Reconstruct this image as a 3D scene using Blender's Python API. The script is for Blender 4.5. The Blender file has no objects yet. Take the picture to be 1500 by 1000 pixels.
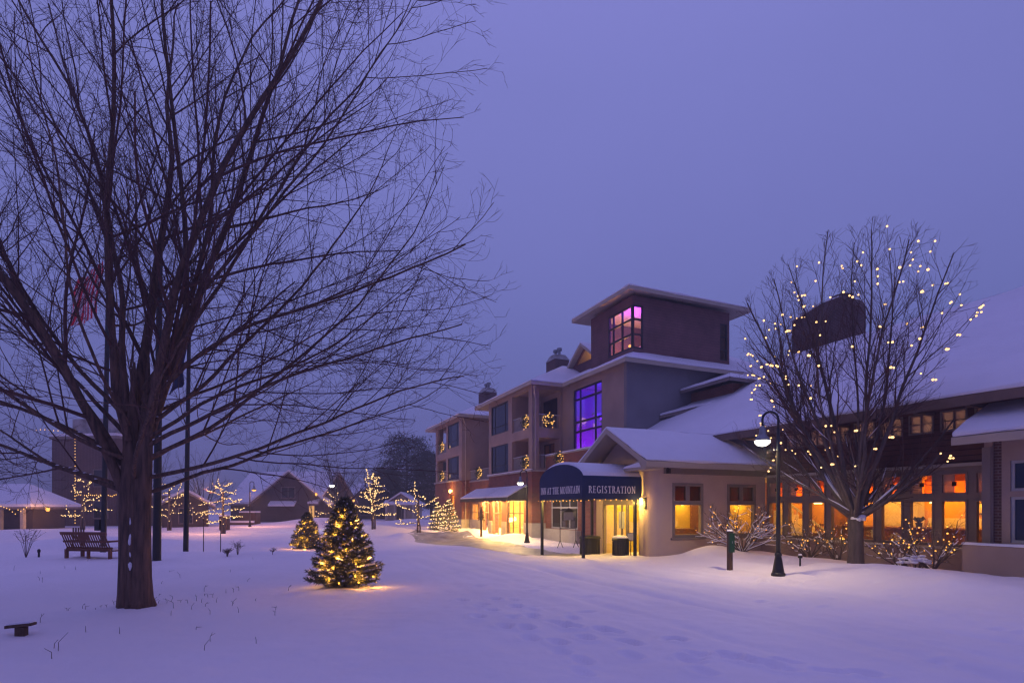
import bpy, bmesh, math, random
from mathutils import Vector, Matrix, noise
sc = bpy.context.scene
col = sc.collection
S, CC = 0.4045, 0.9145          # the inn stands turned 24 degrees to the lens axis
def W(p, q, z=0.0): return (-S*p + CC*q, CC*p + S*q, z)
def PQ(x, y): return (-S*x + CC*y, CC*x + S*y)
EYE = 1.75
def at(px, Y, z=0.0): return ((px-750)/814.0*Y, Y, z)
def hz(py, Y): return EYE + (743-py)/814.0*Y
def ident(x, y, z): return (x, y, z)
def sm(a, b, x):
    t = max(0.0, min(1.0, (x-a)/(b-a))); return t*t*(3-2*t)
def bump(x, c, w): return math.exp(-((x-c)/w)**2)
N = lambda x, y, z=0.0: noise.noise(Vector((x, y, z)))

# ---------------------------------------------------------------- ground height
FOOT = []
_r = random.Random(5)
def trail(p0, p1, n, wob, gap=0.26):
    for i in range(n):
        t = i/(n-1)
        x = p0[0]+(p1[0]-p0[0])*t; y = p0[1]+(p1[1]-p0[1])*t
        dx, dy = p1[0]-p0[0], p1[1]-p0[1]; L = math.hypot(dx, dy)
        s = (1 if i % 2 else -1)*gap/2 + _r.uniform(-wob, wob)
        FOOT.append((x-dy/L*s+_r.uniform(-.06,.06), y+dx/L*s+_r.uniform(-.1,.1), dx/L, dy/L, _r.uniform(.035, .075)))
trail((-0.9, 10.6), (0.95, 6.0), 13, .12)
trail((-0.3, 10.8), (2.0, 5.9), 13, .15)
trail((0.3, 8.9), (2.9, 6.0), 9, .15)
trail((2.2, 6.6), (3.7, 5.9), 6, .12)
trail((3.0, 18.4), (6.6, 14.8), 11, .1)
for _ in range(22): FOOT.append((_r.uniform(5.6, 7.6), _r.uniform(12.6, 13.9), _r.uniform(-1,1), _r.uniform(-1,1), _r.uniform(.03,.08)))
for _ in range(26): FOOT.append((_r.uniform(-1, 8.5), _r.uniform(6, 15), 1, .3, _r.uniform(.02,.05)))
def ground(x, y, fine=True):
    p, q = PQ(x, y)
    road = sm(1.5, 4.0, q)*(1-sm(12.2, 14.2, q))*(1-sm(26, 34, p)*0.5) if p < 60 else 0.4
    z = (0.10*N(x*.11, y*.11, 3.1)+0.035*N(x*.45, y*.45, 1.7)) * (1-.75*road)
    d = math.hypot(x, y)
    z *= 1-.6*sm(40, 90, d)
    # cleared pavement in front of the shops
    z -= .24*sm(16.8, 21.5, p)*(1-sm(38, 44, p))*sm(7.5, 10.5, q)
    # drifts along registration and lodge walls
    z += .20*sm(11.3, 13.4, q)*(1-sm(14.6, 16.0, p))*(1-sm(16.2, 17.2, q)*.9)*(.8+.5*N(x*.7, y*.7, 9))
    z += .22*bump(p, 14.9, .8)*bump(q, 14.3, 1.1)
    z += .16*bump(p, 8.5, 1.8)*bump(q, 14.2, 1.0)
    z -= .10*sm(16.6,17.2,q)*(1-sm(14.5,15.6,p))
    # lawn on the left: a rise whose brow falls away to a lower walk
    lm = 1-sm(-5.5, -1.5, x)
    z += lm*(.10*sm(9, 15, y)*(1-sm(20.5, 24.5, y)) - .28*sm(20.5, 25, y)*(1-sm(34,48,y)))
    # ploughed banks
    z += .55*bump(x+10.5, 0, 3.2)*bump(y, 42, 2.2)
    z += .45*bump(x+22, 0, 5)*bump(y, 30, 2.0)
    z += .55*bump(x+32, 0, 7)*bump(y, 38, 3.0)
    bank = bump(y-(38.5+.35*(x+4)), 0, 1.5)*sm(-9, -7, x)*(1-sm(-2.6, -1.6, x))
    z += bank*(.42+.25*N(x*.9, y*.9, 5))
    z += .35*bump(x-.2, 0, 1.3)*bump(y, 36.0, .9)
    z += .5*bump(x+11, 0, 3.0)*bump(y, 62, 3.5)
    z += .7*bump(x+20, 0, 4.5)*bump(y, 58, 3)
    z += .07*math.exp(-((x+6.6)**2+(y-9.75)**2)/.5)
    # mounds round the small firs
    z += .13*bump(x+3.55, 0, 1.0)*bump(y, 11.5, .8) + .06*bump(x+6.5, 0, 1.2)*bump(y, 18.6, 1.0)
    if fine and d < 26:
        # wheel ruts, along the drive
        if 1 < q < 12:
            for qc, dep in ((5.6,.018),(7.1,.03),(7.9,.016),(8.9,.032),(10.3,.026),(11.0,.018)):
                z -= 2.6*dep*bump(q+.14*N(p*.22, qc, 2), qc, .13)*(.35+.65*sm(-.25,.25,N(p*.4, qc*3, 6)))
            z += .022*N(p*.45, q*3.0, 4)*road
        z += .018*N(x*1.5, y*1.5, 7)+.010*N(x*4.0, y*4.0, 8)+.03*sm(12.5,13.6,q)*(1-sm(13,15,p))*N(x*2.6,y*2.6,12)
        if d < 20:
            for fx, fy, ux, uy, dep in FOOT:
                ax, ay = x-fx, y-fy
                if abs(ax) < .4 and abs(ay) < .4:
                    a = ax*ux+ay*uy; b = -ax*uy+ay*ux
                    e = math.exp(-(a/.16)**4-(b/.085)**4)
                    z -= dep*.95*e
                    z += dep*.3*math.exp(-((a*a/.055+b*b/.022)-1)**2*3)
    if d > 120: z += -.0  
    return z
def gat(px, Y, dz=0.0):
    x = (px-750)/814.0*Y
    return (x, Y, ground(x, Y, False)+dz)

# ---------------------------------------------------------------- mesh builder
class MB:
    def __init__(s, T=ident): s.v = []; s.f = []; s.m = []; s.T = T; s.mi = 0
    def add(s, pts, faces):
        b = len(s.v); s.v.extend(s.T(*p) for p in pts)
        for f in faces: s.f.append([b+i for i in f]); s.m.append(s.mi)
    def box(s, a0, a1, b0, b1, c0, c1):
        s.add([(a0,b0,c0),(a1,b0,c0),(a1,b1,c0),(a0,b1,c0),(a0,b0,c1),(a1,b0,c1),(a1,b1,c1),(a0,b1,c1)],
              [(0,3,2,1),(4,5,6,7),(0,1,5,4),(1,2,6,5),(2,3,7,6),(3,0,4,7)])
    def poly(s, pts): s.add(pts, [tuple(range(len(pts)))])
    def prism(s, pts, d):           # pts polygon, d: vector
        n = len(pts); q = [(x+d[0], y+d[1], z+d[2]) for x,y,z in pts]
        s.add(list(pts)+q, [tuple(range(n)), tuple(range(2*n-1, n-1, -1))]+[(i,(i+1)%n,n+(i+1)%n,n+i) for i in range(n)])
    def lathe(s, prof, n=12, c=(0,0,0), cap=True):
        pts = []; F = []
        for r, z in prof:
            for k in range(n):
                a = 2*math.pi*k/n; pts.append((c[0]+r*math.cos(a), c[1]+r*math.sin(a), c[2]+z))
        for i in range(len(prof)-1):
            for k in range(n):
                F.append((i*n+k, i*n+(k+1)%n, (i+1)*n+(k+1)%n, (i+1)*n+k))
        if cap: F.append(tuple(range(n))[::-1]); F.append(tuple((len(prof)-1)*n+k for k in range(n)))
        s.add(pts, F)
    def tube(s, path, rad, n=6, cap=True):
        if not isinstance(rad, (list, tuple)): rad = [rad]*len(path)
        P = [Vector(p) for p in path]; pts = []; F = []; m = len(P)
        u = None
        for i in range(m):
            t = (P[min(i+1,m-1)]-P[max(i-1,0)])
            if t.length < 1e-9: t = Vector((0,0,1))
            t.normalize()
            if u is None:
                u = t.cross(Vector((0,0,1)) if abs(t.z) < .9 else Vector((1,0,0)))
            else:
                u = u - t*u.dot(t)
                if u.length < 1e-6: u = t.orthogonal()
            u.normalize(); w = t.cross(u)
            for k in range(n):
                a = 2*math.pi*k/n
                pts.append(tuple(P[i]+(u*math.cos(a)+w*math.sin(a))*rad[i]))
        for i in range(m-1):
            for k in range(n): F.append((i*n+k, i*n+(k+1)%n, (i+1)*n+(k+1)%n, (i+1)*n+k))
        if cap and n > 2: F.append(tuple(range(n))[::-1]); F.append(tuple((m-1)*n+k for k in range(n)))
        s.add(pts, F)
    def ball(s, c, r, sx=1, sy=1, sz=1):
        x,y,z = c
        t = (1+5**.5)/2; l = (1+t*t)**.5; a, b = r/l, r*t/l
        V = [(-a,b,0),(a,b,0),(-a,-b,0),(a,-b,0),(0,-a,b),(0,a,b),(0,-a,-b),(0,a,-b),(b,0,-a),(b,0,a),(-b,0,-a),(-b,0,a)]
        F = [(0,11,5),(0,5,1),(0,1,7),(0,7,10),(0,10,11),(1,5,9),(5,11,4),(11,10,2),(10,7,6),(7,1,8),(3,9,4),(3,4,2),(3,2,6),(3,6,8),(3,8,9),(4,9,5),(2,4,11),(6,2,10),(8,6,7),(9,8,1)]
        s.add([(x+i*sx,y+j*sy,z+k*sz) for i,j,k in V], F)
    def octa(s, c, r):
        x,y,z = c
        s.add([(x+r,y,z),(x-r,y,z),(x,y+r,z),(x,y-r,z),(x,y,z+r),(x,y,z-r)],
              [(0,2,4),(2,1,4),(1,3,4),(3,0,4),(2,0,5),(1,2,5),(3,1,5),(0,3,5)])
    def build(s, name, mat, parent=None, origin=None, smooth=False, recalc=None):
        off = Vector((0,0,0))
        if origin is not None: off = Vector(origin)
        o = parent
        while o is not None: off = off + o.location; o = o.parent
        me = bpy.data.meshes.new(name)
        me.from_pydata([(v[0]-off.x, v[1]-off.y, v[2]-off.z) for v in s.v], [], s.f)
        mats = mat if isinstance(mat, (list, tuple)) else [mat]
        for m in mats: me.materials.append(m)
        if len(mats) > 1: me.polygons.foreach_set('material_index', s.m)
        if smooth: me.polygons.foreach_set('use_smooth', [True]*len(s.f))
        if recalc is None: recalc = len(s.f) < 12000
        if recalc:
            b = bmesh.new(); b.from_mesh(me); bmesh.ops.recalc_face_normals(b, faces=b.faces); b.to_mesh(me); b.free()
        me.update()
        ob = bpy.data.objects.new(name, me); col.objects.link(ob)
        if parent is not None: ob.parent = parent
        elif origin is not None: ob.location = off
        return ob
def tag(o, label=None, cat=None, group=None, kind=None):
    if label: o['label'] = label
    if cat: o['category'] = cat
    if group: o['group'] = group
    if kind: o['kind'] = kind
    return o
def thing(name, label, cat, loc=(0,0,0), group=None):
    o = bpy.data.objects.new(name, None); col.objects.link(o); o.location = loc; o.empty_display_size = .3
    return tag(o, label, cat, group)
def kids(o): return [c for c in bpy.data.objects if c.parent == o]
def copy_tree(o, loc=None, rz=None, label=None):
    def rec(src, par):
        for ch in kids(src):
            d = ch.copy(); col.objects.link(d); d.parent = par; rec(ch, d)
    c = o.copy(); col.objects.link(c)
    if loc is not None: c.location = loc
    if rz is not None: c.rotation_euler = (0,0,rz)
    if label: c['label'] = label
    rec(o, c)
    return c

# ---------------------------------------------------------------- materials
def newmat(name):
    m = bpy.data.materials.new(name); m.use_nodes = True
    nt = m.node_tree; return m, nt, nt.nodes['Principled BSDF']
def link(nt, a, b): nt.links.new(a, b)
def mat(name, c, rough=.7, var=.25, vs=3.0, bmp=.15, bs=30.0, spec=.3, metal=0.0, stretch=None, c2=None, detail=6):
    m, nt, b = newmat(name)
    tc = nt.nodes.new('ShaderNodeTexCoord'); mp = nt.nodes.new('ShaderNodeMapping')
    link(nt, tc.outputs['Object'], mp.inputs['Vector'])
    if stretch: mp.inputs['Scale'].default_value = stretch
    n = nt.nodes.new('ShaderNodeTexNoise'); n.inputs['Scale'].default_value = vs; n.inputs['Detail'].default_value = detail
    link(nt, mp.outputs['Vector'], n.inputs['Vector'])
    r = nt.nodes.new('ShaderNodeMapRange'); r.inputs[1].default_value = .3; r.inputs[2].default_value = .7
    link(nt, n.outputs['Fac'], r.inputs[0])
    mx = nt.nodes.new('ShaderNodeMix'); mx.data_type = 'RGBA'
    d = c2 if c2 else tuple(x*(1-var) for x in c)
    mx.inputs[6].default_value = (*c, 1); mx.inputs[7].default_value = (*d, 1)
    link(nt, r.outputs[0], mx.inputs[0]); link(nt, mx.outputs[2], b.inputs['Base Color'])
    b.inputs['Roughness'].default_value = rough; b.inputs['Metallic'].default_value = metal
    b.inputs['Specular IOR Level'].default_value = spec
    if bmp > 0:
        n2 = nt.nodes.new('ShaderNodeTexNoise'); n2.inputs['Scale'].default_value = bs; n2.inputs['Detail'].default_value = 4
        link(nt, mp.outputs['Vector'], n2.inputs['Vector'])
        bu = nt.nodes.new('ShaderNodeBump'); bu.inputs['Strength'].default_value = bmp; bu.inputs['Distance'].default_value = .02
        link(nt, n2.outputs['Fac'], bu.inputs['Height']); link(nt, bu.outputs['Normal'], b.inputs['Normal'])
    return m
def courses(name, c1, c2, mortar, bw, bh, ms=.012, bmp=.4, off=.5, rough=.85):
    # bricks or boards running along either wall direction of the inn
    m, nt, b = newmat(name)
    g = nt.nodes.new('ShaderNodeNewGeometry'); sep = nt.nodes.new('ShaderNodeSeparateXYZ')
    link(nt, g.outputs['Position'], sep.inputs[0])
    def mul(s, k):
        n = nt.nodes.new('ShaderNodeMath'); n.operation = 'MULTIPLY'; n.inputs[1].default_value = k; link(nt, s, n.inputs[0]); return n.outputs[0]
    ad = nt.nodes.new('ShaderNodeMath'); ad.operation = 'ADD'
    link(nt, mul(sep.outputs[0], CC-S), ad.inputs[0]); link(nt, mul(sep.outputs[1], CC+S), ad.inputs[1])
    cb = nt.nodes.new('ShaderNodeCombineXYZ'); link(nt, ad.outputs[0], cb.inputs[0]); link(nt, sep.outputs[2], cb.inputs[1])
    br = nt.nodes.new('ShaderNodeTexBrick'); br.offset = off
    br.inputs['Color1'].default_value = (*c1,1); br.inputs['Color2'].default_value = (*c2,1); br.inputs['Mortar'].default_value = (*mortar,1)
    br.inputs['Scale'].default_value = 1; br.inputs['Brick Width'].default_value = bw; br.inputs['Row Height'].default_value = bh
    br.inputs['Mortar Size'].default_value = ms; br.inputs['Mortar Smooth'].default_value = .3
    link(nt, cb.outputs[0], br.inputs['Vector'])
    n = nt.nodes.new('ShaderNodeTexNoise'); n.inputs['Scale'].default_value = 1.3; n.inputs['Detail'].default_value = 6; link(nt, g.outputs['Position'], n.inputs['Vector'])
    r = nt.nodes.new('ShaderNodeMapRange'); r.inputs[1].default_value = .3; r.inputs[2].default_value = .7; r.inputs[3].default_value = .72; r.inputs[4].default_value = 1.1
    link(nt, n.outputs['Fac'], r.inputs[0])
    mx = nt.nodes.new('ShaderNodeVectorMath'); mx.operation = 'SCALE'
    link(nt, br.outputs['Color'], mx.inputs[0]); link(nt, r.outputs[0], mx.inputs['Scale'])
    link(nt, mx.outputs[0], b.inputs['Base Color']); b.inputs['Roughness'].default_value = rough; b.inputs['Specular IOR Level'].default_value = .25
    bu = nt.nodes.new('ShaderNodeBump'); bu.inputs['Strength'].default_value = bmp; bu.inputs['Distance'].default_value = .01; bu.invert = True
    link(nt, br.outputs['Fac'], bu.inputs['Height']); link(nt, bu.outputs['Normal'], b.inputs['Normal'])
    return m
def emit(name, c, s, sample=False):
    m = bpy.data.materials.new(name); m.use_nodes = True; nt = m.node_tree; nt.nodes.clear()
    e = nt.nodes.new('ShaderNodeEmission'); e.inputs[0].default_value = (*c,1); e.inputs[1].default_value = s
    o = nt.nodes.new('ShaderNodeOutputMaterial'); link(nt, e.outputs[0], o.inputs[0])
    m.cycles.emission_sampling = 'AUTO' if sample else 'NONE'
    return m
def glass(name, tint, refl=.10, frost=0.0, fc=(.5,.42,.38)):
    m = bpy.data.materials.new(name); m.use_nodes = True; nt = m.node_tree; nt.nodes.clear()
    t = nt.nodes.new('ShaderNodeBsdfTransparent'); t.inputs[0].default_value = (*tint,1)
    g = nt.nodes.new('ShaderNodeBsdfGlossy'); g.inputs['Roughness'].default_value = .03
    n = nt.nodes.new('ShaderNodeTexNoise'); n.inputs['Scale'].default_value = 1.2
    bu = nt.nodes.new('ShaderNodeBump'); bu.inputs['Strength'].default_value = .03; link(nt, n.outputs['Fac'], bu.inputs['Height']); link(nt, bu.outputs[0], g.inputs['Normal'])
    lw = nt.nodes.new('ShaderNodeLayerWeight'); lw.inputs[0].default_value = .25
    ma = nt.nodes.new('ShaderNodeMath'); ma.operation = 'MULTIPLY_ADD'; ma.inputs[1].default_value = .16; ma.inputs[2].default_value = refl*.4
    link(nt, lw.outputs['Fresnel'], ma.inputs[0])
    mx = nt.nodes.new('ShaderNodeMixShader'); src_ = t.outputs[0]
    if frost:
        df = nt.nodes.new('ShaderNodeBsdfDiffuse'); df.inputs[0].default_value = (*fc,1); fm_ = nt.nodes.new('ShaderNodeMixShader'); fm_.inputs[0].default_value = frost
        link(nt, t.outputs[0], fm_.inputs[1]); link(nt, df.outputs[0], fm_.inputs[2]); src_ = fm_.outputs[0]
    link(nt, ma.outputs[0], mx.inputs[0]); link(nt, src_, mx.inputs[1]); link(nt, g.outputs[0], mx.inputs[2])
    o = nt.nodes.new('ShaderNodeOutputMaterial'); link(nt, mx.outputs[0], o.inputs[0])
    return m
def snowmat(name, c, bs=1.0):
    m, nt, b = newmat(name)
    g = nt.nodes.new('ShaderNodeNewGeometry')
    n0 = nt.nodes.new('ShaderNodeTexNoise'); n0.inputs['Scale'].default_value = .5; n0.inputs['Detail'].default_value = 8; link(nt, g.outputs['Position'], n0.inputs['Vector'])
    r = nt.nodes.new('ShaderNodeMapRange'); r.inputs[1].default_value = .3; r.inputs[2].default_value = .7; r.inputs[3].default_value = .93; r.inputs[4].default_value = 1.0
    link(nt, n0.outputs['Fac'], r.inputs[0])
    v = nt.nodes.new('ShaderNodeVectorMath'); v.operation = 'SCALE'; v.inputs[0].default_value = c; link(nt, r.outputs[0], v.inputs['Scale'])
    link(nt, v.outputs[0], b.inputs['Base Color']); b.inputs['Roughness'].default_value = .75; b.inputs['Specular IOR Level'].default_value = .2
    prev = None
    for scale, st, di in ((6.0, .35*bs, .03), (45.0, .3*bs, .006), (220.0, .25*bs, .002)):
        n = nt.nodes.new('ShaderNodeTexNoise'); n.inputs['Scale'].default_value = scale; n.inputs['Detail'].default_value = 5; link(nt, g.outputs['Position'], n.inputs['Vector'])
        bu = nt.nodes.new('ShaderNodeBump'); bu.inputs['Strength'].default_value = st; bu.inputs['Distance'].default_value = di
        link(nt, n.outputs['Fac'], bu.inputs['Height'])
        if prev: link(nt, prev.outputs['Normal'], bu.inputs['Normal'])
        prev = bu
    link(nt, prev.outputs['Normal'], b.inputs['Normal'])
    return m
SNOWC = (.90, .79, .83)
M = {}
M['snow'] = snowmat('snow', SNOWC)
M['roofsnow'] = snowmat('roof_snow', (.82,.77,.83), .8)
M['slush'] = mat('slush', (.17,.145,.135), .5, c2=(.42,.39,.39), vs=1.4, bmp=.5, bs=9)
M['stucco'] = mat('taupe_stucco', (.40,.285,.24), .9, .22, .8, .25, 60)
M['stucco_light'] = mat('tan_stucco', (.58,.42,.345), .9, .16, .9, .25, 60)
M['stucco_grey'] = mat('grey_stucco', (.24,.22,.24), .9, .2, .7, .25, 60)
M['brick'] = courses('red_brick', (.30,.085,.055), (.22,.06,.045), (.25,.17,.14), .23, .077)
M['brick_dark'] = courses('dark_brick', (.12,.05,.045), (.085,.04,.04), (.19,.14,.13), .23, .077)
M['siding'] = courses('brown_siding', (.22,.105,.10), (.205,.098,.094), (.12,.06,.06), 4.0, .16, .008, .35)
M['lodge_siding'] = courses('russet_siding', (.15,.06,.05), (.13,.052,.045), (.05,.025,.02), 4.0, .16, .012, .8)
M['stone'] = mat('pale_stone', (.50,.44,.38), .85, .25, 1.5, .3, 25)
M['fascia'] = mat('cream_fascia', (.50,.40,.31), .6, .15, 1.2, .05, 40)
M['lodge_wood'] = mat('brown_soffit', (.22,.14,.11), .7, .3, 2, .2, 30)
M['trim'] = mat('taupe_trim', (.25,.19,.17), .6, .2, 2, .1, 40)
M['frame'] = mat('dark_frame', (.035,.03,.032), .45, .3, 5, .05, 60)
M['greyframe'] = mat('grey_frame', (.42,.40,.42), .5, .15, 4, .05, 60)
M['darkpane'] = mat('dark_pane', (.020,.022,.034), .06, .5, .7, 0, spec=.6)
M['bluepane'] = mat('blue_pane', (.008,.026,.085), .25, .5, 1.5, 0, spec=.3)
M['glass'] = glass('clear_glass', (.97,.97,.97))
M['tanglass'] = glass('tan_glass', (.82,.62,.46), .05)
M['orangeglass'] = glass('orange_glass', (1.0,.66,.30), .05)
M['frosttan'] = glass('frosted_tan_glass', (.62,.50,.40), .05, .55, (.62,.46,.36))
M['redglass'] = glass('red_glass', (.16,.015,.02), .05)
M['navy'] = mat('navy_canvas', (.014,.030,.10), .75, .25, 2, .25, 300)
M['darkcanvas'] = mat('dark_canvas', (.05,.05,.055), .85, .3, 2, .25, 300)
M['letter'] = mat('white_letters', (.85,.80,.78), .6, .05, 5, 0)
M['black'] = mat('black_metal', (.014,.014,.017), .4, .4, 6, .1, 80, spec=.45)
M['navymetal'] = mat('navy_metal', (.015,.018,.04), .4, .4, 6, .1, 80)
M['steel'] = mat('grey_steel', (.30,.30,.32), .4, .3, 6, .1, 60, metal=.7)
M['bark'] = mat('grey_brown_bark', (.20,.115,.085), .95, .5, 4, .9, 16, stretch=(5,5,.6), c2=(.06,.042,.036))
M['twig'] = mat('twig_bark', (.125,.066,.06), .9, .4, 8, .3, 60)
M['bark2'] = mat('grey_bark', (.15,.11,.10), .95, .5, 4, .9, 18, stretch=(3,3,.7), c2=(.085,.062,.058))
M['farbark'] = mat('far_bark', (.06,.045,.045), .95, .3, 2, 0)
M['needle'] = mat('fir_needles', (.085,.095,.05), .7, .5, 9, 0, c2=(.14,.13,.075))
M['pine'] = mat('pine_needles', (.020,.034,.022), .8, .5, 2, 0)
M['wreath'] = mat('wreath_green', (.04,.06,.03), .8, .5, 20, 0)
M['teak'] = mat('red_brown_wood', (.22,.085,.05), .6, .35, 6, .3, 30, stretch=(1,1,6))
M['oldwood'] = mat('weathered_wood', (.13,.075,.055), .8, .4, 6, .4, 30, stretch=(6,1,1))
M['green'] = mat('green_metal', (.008,.055,.035), .4, .3, 5, .1, 50)
M['dry'] = mat('dry_stalks', (.16,.10,.075), .9, .4, 8, 0)
M['room'] = mat('warm_plaster', (.74,.42,.13), .85, .2, 1.0, .1, 30)
M['roomyellow'] = mat('yellow_plaster', (.76,.56,.09), .85, .2, 1.0, .1, 30)
M['roomred'] = mat('red_plaster', (.55,.16,.06), .85, .25, 1.0, .1, 30)
M['roomwhite'] = mat('white_plaster', (.80,.74,.66), .85, .1, 1.0, .1, 30)
M['woodfloor'] = mat('wood_floor', (.30,.16,.07), .4, .4, 3, .1, 30, stretch=(1,8,1))
M['counter'] = mat('counter_wood', (.26,.11,.045), .4, .4, 4, .1, 30)
M['paper'] = mat('paper', (.75,.70,.6), .8, .3, 6, 0)
M['flag'] = None
M['bulb'] = emit('warm_bulb', (1,.56,.22), 2.8)
M['bulb_gold'] = emit('gold_bulb', (1,.44,.05), 5.0, True)
M['bulb_far'] = emit('pale_bulb', (1,.60,.24), 2.6)
M['lens'] = emit('lamp_lens', (1,.95,.74), 14.0)
M['lens_orange'] = emit('sodium_lens', (1,.40,.08), 2.4)
M['sconce'] = emit('sconce_shade', (1,.60,.16), 7.0)
M['gold_small'] = emit('amber_bulb', (1,.43,.07), 2.4)
M['brownglass'] = glass('brown_glass', (.17,.08,.06), .05)
M['cottage'] = mat('cottage_boards', (.10,.075,.075), .9, .3, 1.5, .2, 20)
M['wire'] = mat('light_wire', (.02,.03,.02), .6, .2, 5, 0)
def flagmat():
    m, nt, b = newmat('striped_cloth')
    uv = nt.nodes.new('ShaderNodeTexCoord'); s = nt.nodes.new('ShaderNodeSeparateXYZ'); link(nt, uv.outputs['UV'], s.inputs[0])
    k = nt.nodes.new('ShaderNodeMath'); k.operation='MULTIPLY'; k.inputs[1].default_value = 6.5; link(nt, s.outputs[0], k.inputs[0])
    f = nt.nodes.new('ShaderNodeMath'); f.operation='FRACT'; link(nt, k.outputs[0], f.inputs[0])
    g = nt.nodes.new('ShaderNodeMath'); g.operation='GREATER_THAN'; g.inputs[1].default_value=.5; link(nt, f.outputs[0], g.inputs[0])
    mx = nt.nodes.new('ShaderNodeMix'); mx.data_type='RGBA'; mx.inputs[6].default_value=(.75,.02,.05,1); mx.inputs[7].default_value=(.80,.70,.74,1)
    link(nt, g.outputs[0], mx.inputs[0]); link(nt, mx.outputs[2], b.inputs['Base Color']); b.inputs['Roughness'].default_value=.9
    return m
M['flag'] = flagmat()
M['darkflag'] = mat('navy_cloth', (.018,.024,.075), .9, .4, 3, .1, 60)
def point(name, loc, c, w, r=.1, parent=None):
    d = bpy.data.lights.new(name, 'POINT'); d.color = c; d.energy = w; d.shadow_soft_size = r
    o = bpy.data.objects.new(name, d); col.objects.link(o); o.location = loc; return o
def area(name, loc, sx, sy, c, w, rz=0.0, tilt=0.0):
    d = bpy.data.lights.new(name, 'AREA'); d.shape = 'RECTANGLE'; d.size = sx; d.size_y = sy; d.color = c; d.energy = w
    o = bpy.data.objects.new(name, d); col.objects.link(o); o.location = loc; o.rotation_euler = (tilt, 0, rz); return o
def spot(name, loc, c, w, ang=150, r=.12, blend=.6):
    d = bpy.data.lights.new(name, 'SPOT'); d.color = c; d.energy = w; d.shadow_soft_size = r; d.spot_size = math.radians(ang); d.spot_blend = blend
    o = bpy.data.objects.new(name, d); col.objects.link(o); o.location = loc; return o
RZ = math.atan2(S, CC)      # turns x onto the +q direction
# ---------------------------------------------------------------- building helpers (inn frame: p away along the fronts, q back into the inn)
def pm(axis, fixed):
    return (lambda a, d, z: (a, fixed+d, z)) if axis == 'p' else (lambda a, d, z: (fixed+d, a, z))
def wall(mb, axis, fixed, th, a0, a1, z0, z1, holes=()):
    P = pm(axis, fixed)
    A = sorted({a0, a1, *[h[0] for h in holes], *[h[1] for h in holes]}); A = [a for a in A if a0 <= a <= a1]
    Z = sorted({z0, z1, *[h[2] for h in holes], *[h[3] for h in holes]}); Z = [z for z in Z if z0 <= z <= z1]
    def solid(i, j):
        if i < 0 or j < 0 or i >= len(A)-1 or j >= len(Z)-1: return False
        a = (A[i]+A[i+1])/2; z = (Z[j]+Z[j+1])/2
        return not any(h[0] < a < h[1] and h[2] < z < h[3] for h in holes)
    for i in range(len(A)-1):
        for j in range(len(Z)-1):
            if not solid(i, j): continue
            x0, x1, y0, y1 = A[i], A[i+1], Z[j], Z[j+1]
            mb.poly([P(x0,0,y0),P(x1,0,y0),P(x1,0,y1),P(x0,0,y1)]); mb.poly([P(x0,th,y0),P(x0,th,y1),P(x1,th,y1),P(x1,th,y0)])
            if not solid(i-1,j): mb.poly([P(x0,0,y0),P(x0,0,y1),P(x0,th,y1),P(x0,th,y0)])
            if not solid(i+1,j): mb.poly([P(x1,0,y0),P(x1,th,y0),P(x1,th,y1),P(x1,0,y1)])
            if not solid(i,j-1): mb.poly([P(x0,0,y0),P(x0,th,y0),P(x1,th,y0),P(x1,0,y0)])
            if not solid(i,j+1): mb.poly([P(x0,0,y1),P(x1,0,y1),P(x1,th,y1),P(x0,th,y1)])
def abox(mb, axis, fixed, a0, a1, d0, d1, z0, z1):
    if axis == 'p': mb.box(a0, a1, fixed+d0, fixed+d1, z0, z1)
    else: mb.box(fixed+d0, fixed+d1, a0, a1, z0, z1)
def win(root, axis, fixed, a0, a1, z0, z1, vs=(), hs=(), fw=.07, bw=.05, fm='frame', pmt='glass', d0=.04, d1=.12, name='window', panes=None, label=None):
    f = MB(W)
    abox(f, axis, fixed, a0, a0+fw, d0, d1, z0, z1); abox(f, axis, fixed, a1-fw, a1, d0, d1, z0, z1)
    abox(f, axis, fixed, a0+fw, a1-fw, d0, d1, z0, z0+fw); abox(f, axis, fixed, a0+fw, a1-fw, d0, d1, z1-fw, z1)
    H = [z0+fw]
    for h in hs: abox(f, axis, fixed, a0+fw, a1-fw, d0+.004, d1-.004, h-bw/2, h+bw/2); H += [h-bw/2, h+bw/2]
    H.append(z1-fw)
    for v in vs:
        for k in range(0, len(H), 2): abox(f, axis, fixed, v-bw/2, v+bw/2, d0+.008, d1-.008, H[k], H[k+1])
    fo = f.build(name, M[fm], root)
    if label: fo['label'] = label
    dm = (d0+d1)/2
    for (x0, x1, y0, y1, mm) in (panes or [(a0+fw*.5, a1-fw*.5, z0+fw*.5, z1-fw*.5, pmt)]):
        g = MB(W); abox(g, axis, fixed, x0, x1, dm-.006, dm+.006, y0, y1); g.build('pane', M[mm], fo)
    return fo
def slab(mb, polys, th):
    for P in polys: mb.prism(P, (0, 0, -th))
DRIFT = bpy.data.textures.new('drift', 'CLOUDS'); DRIFT.noise_scale = 1.3; DRIFT.noise_depth = 2
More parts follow.
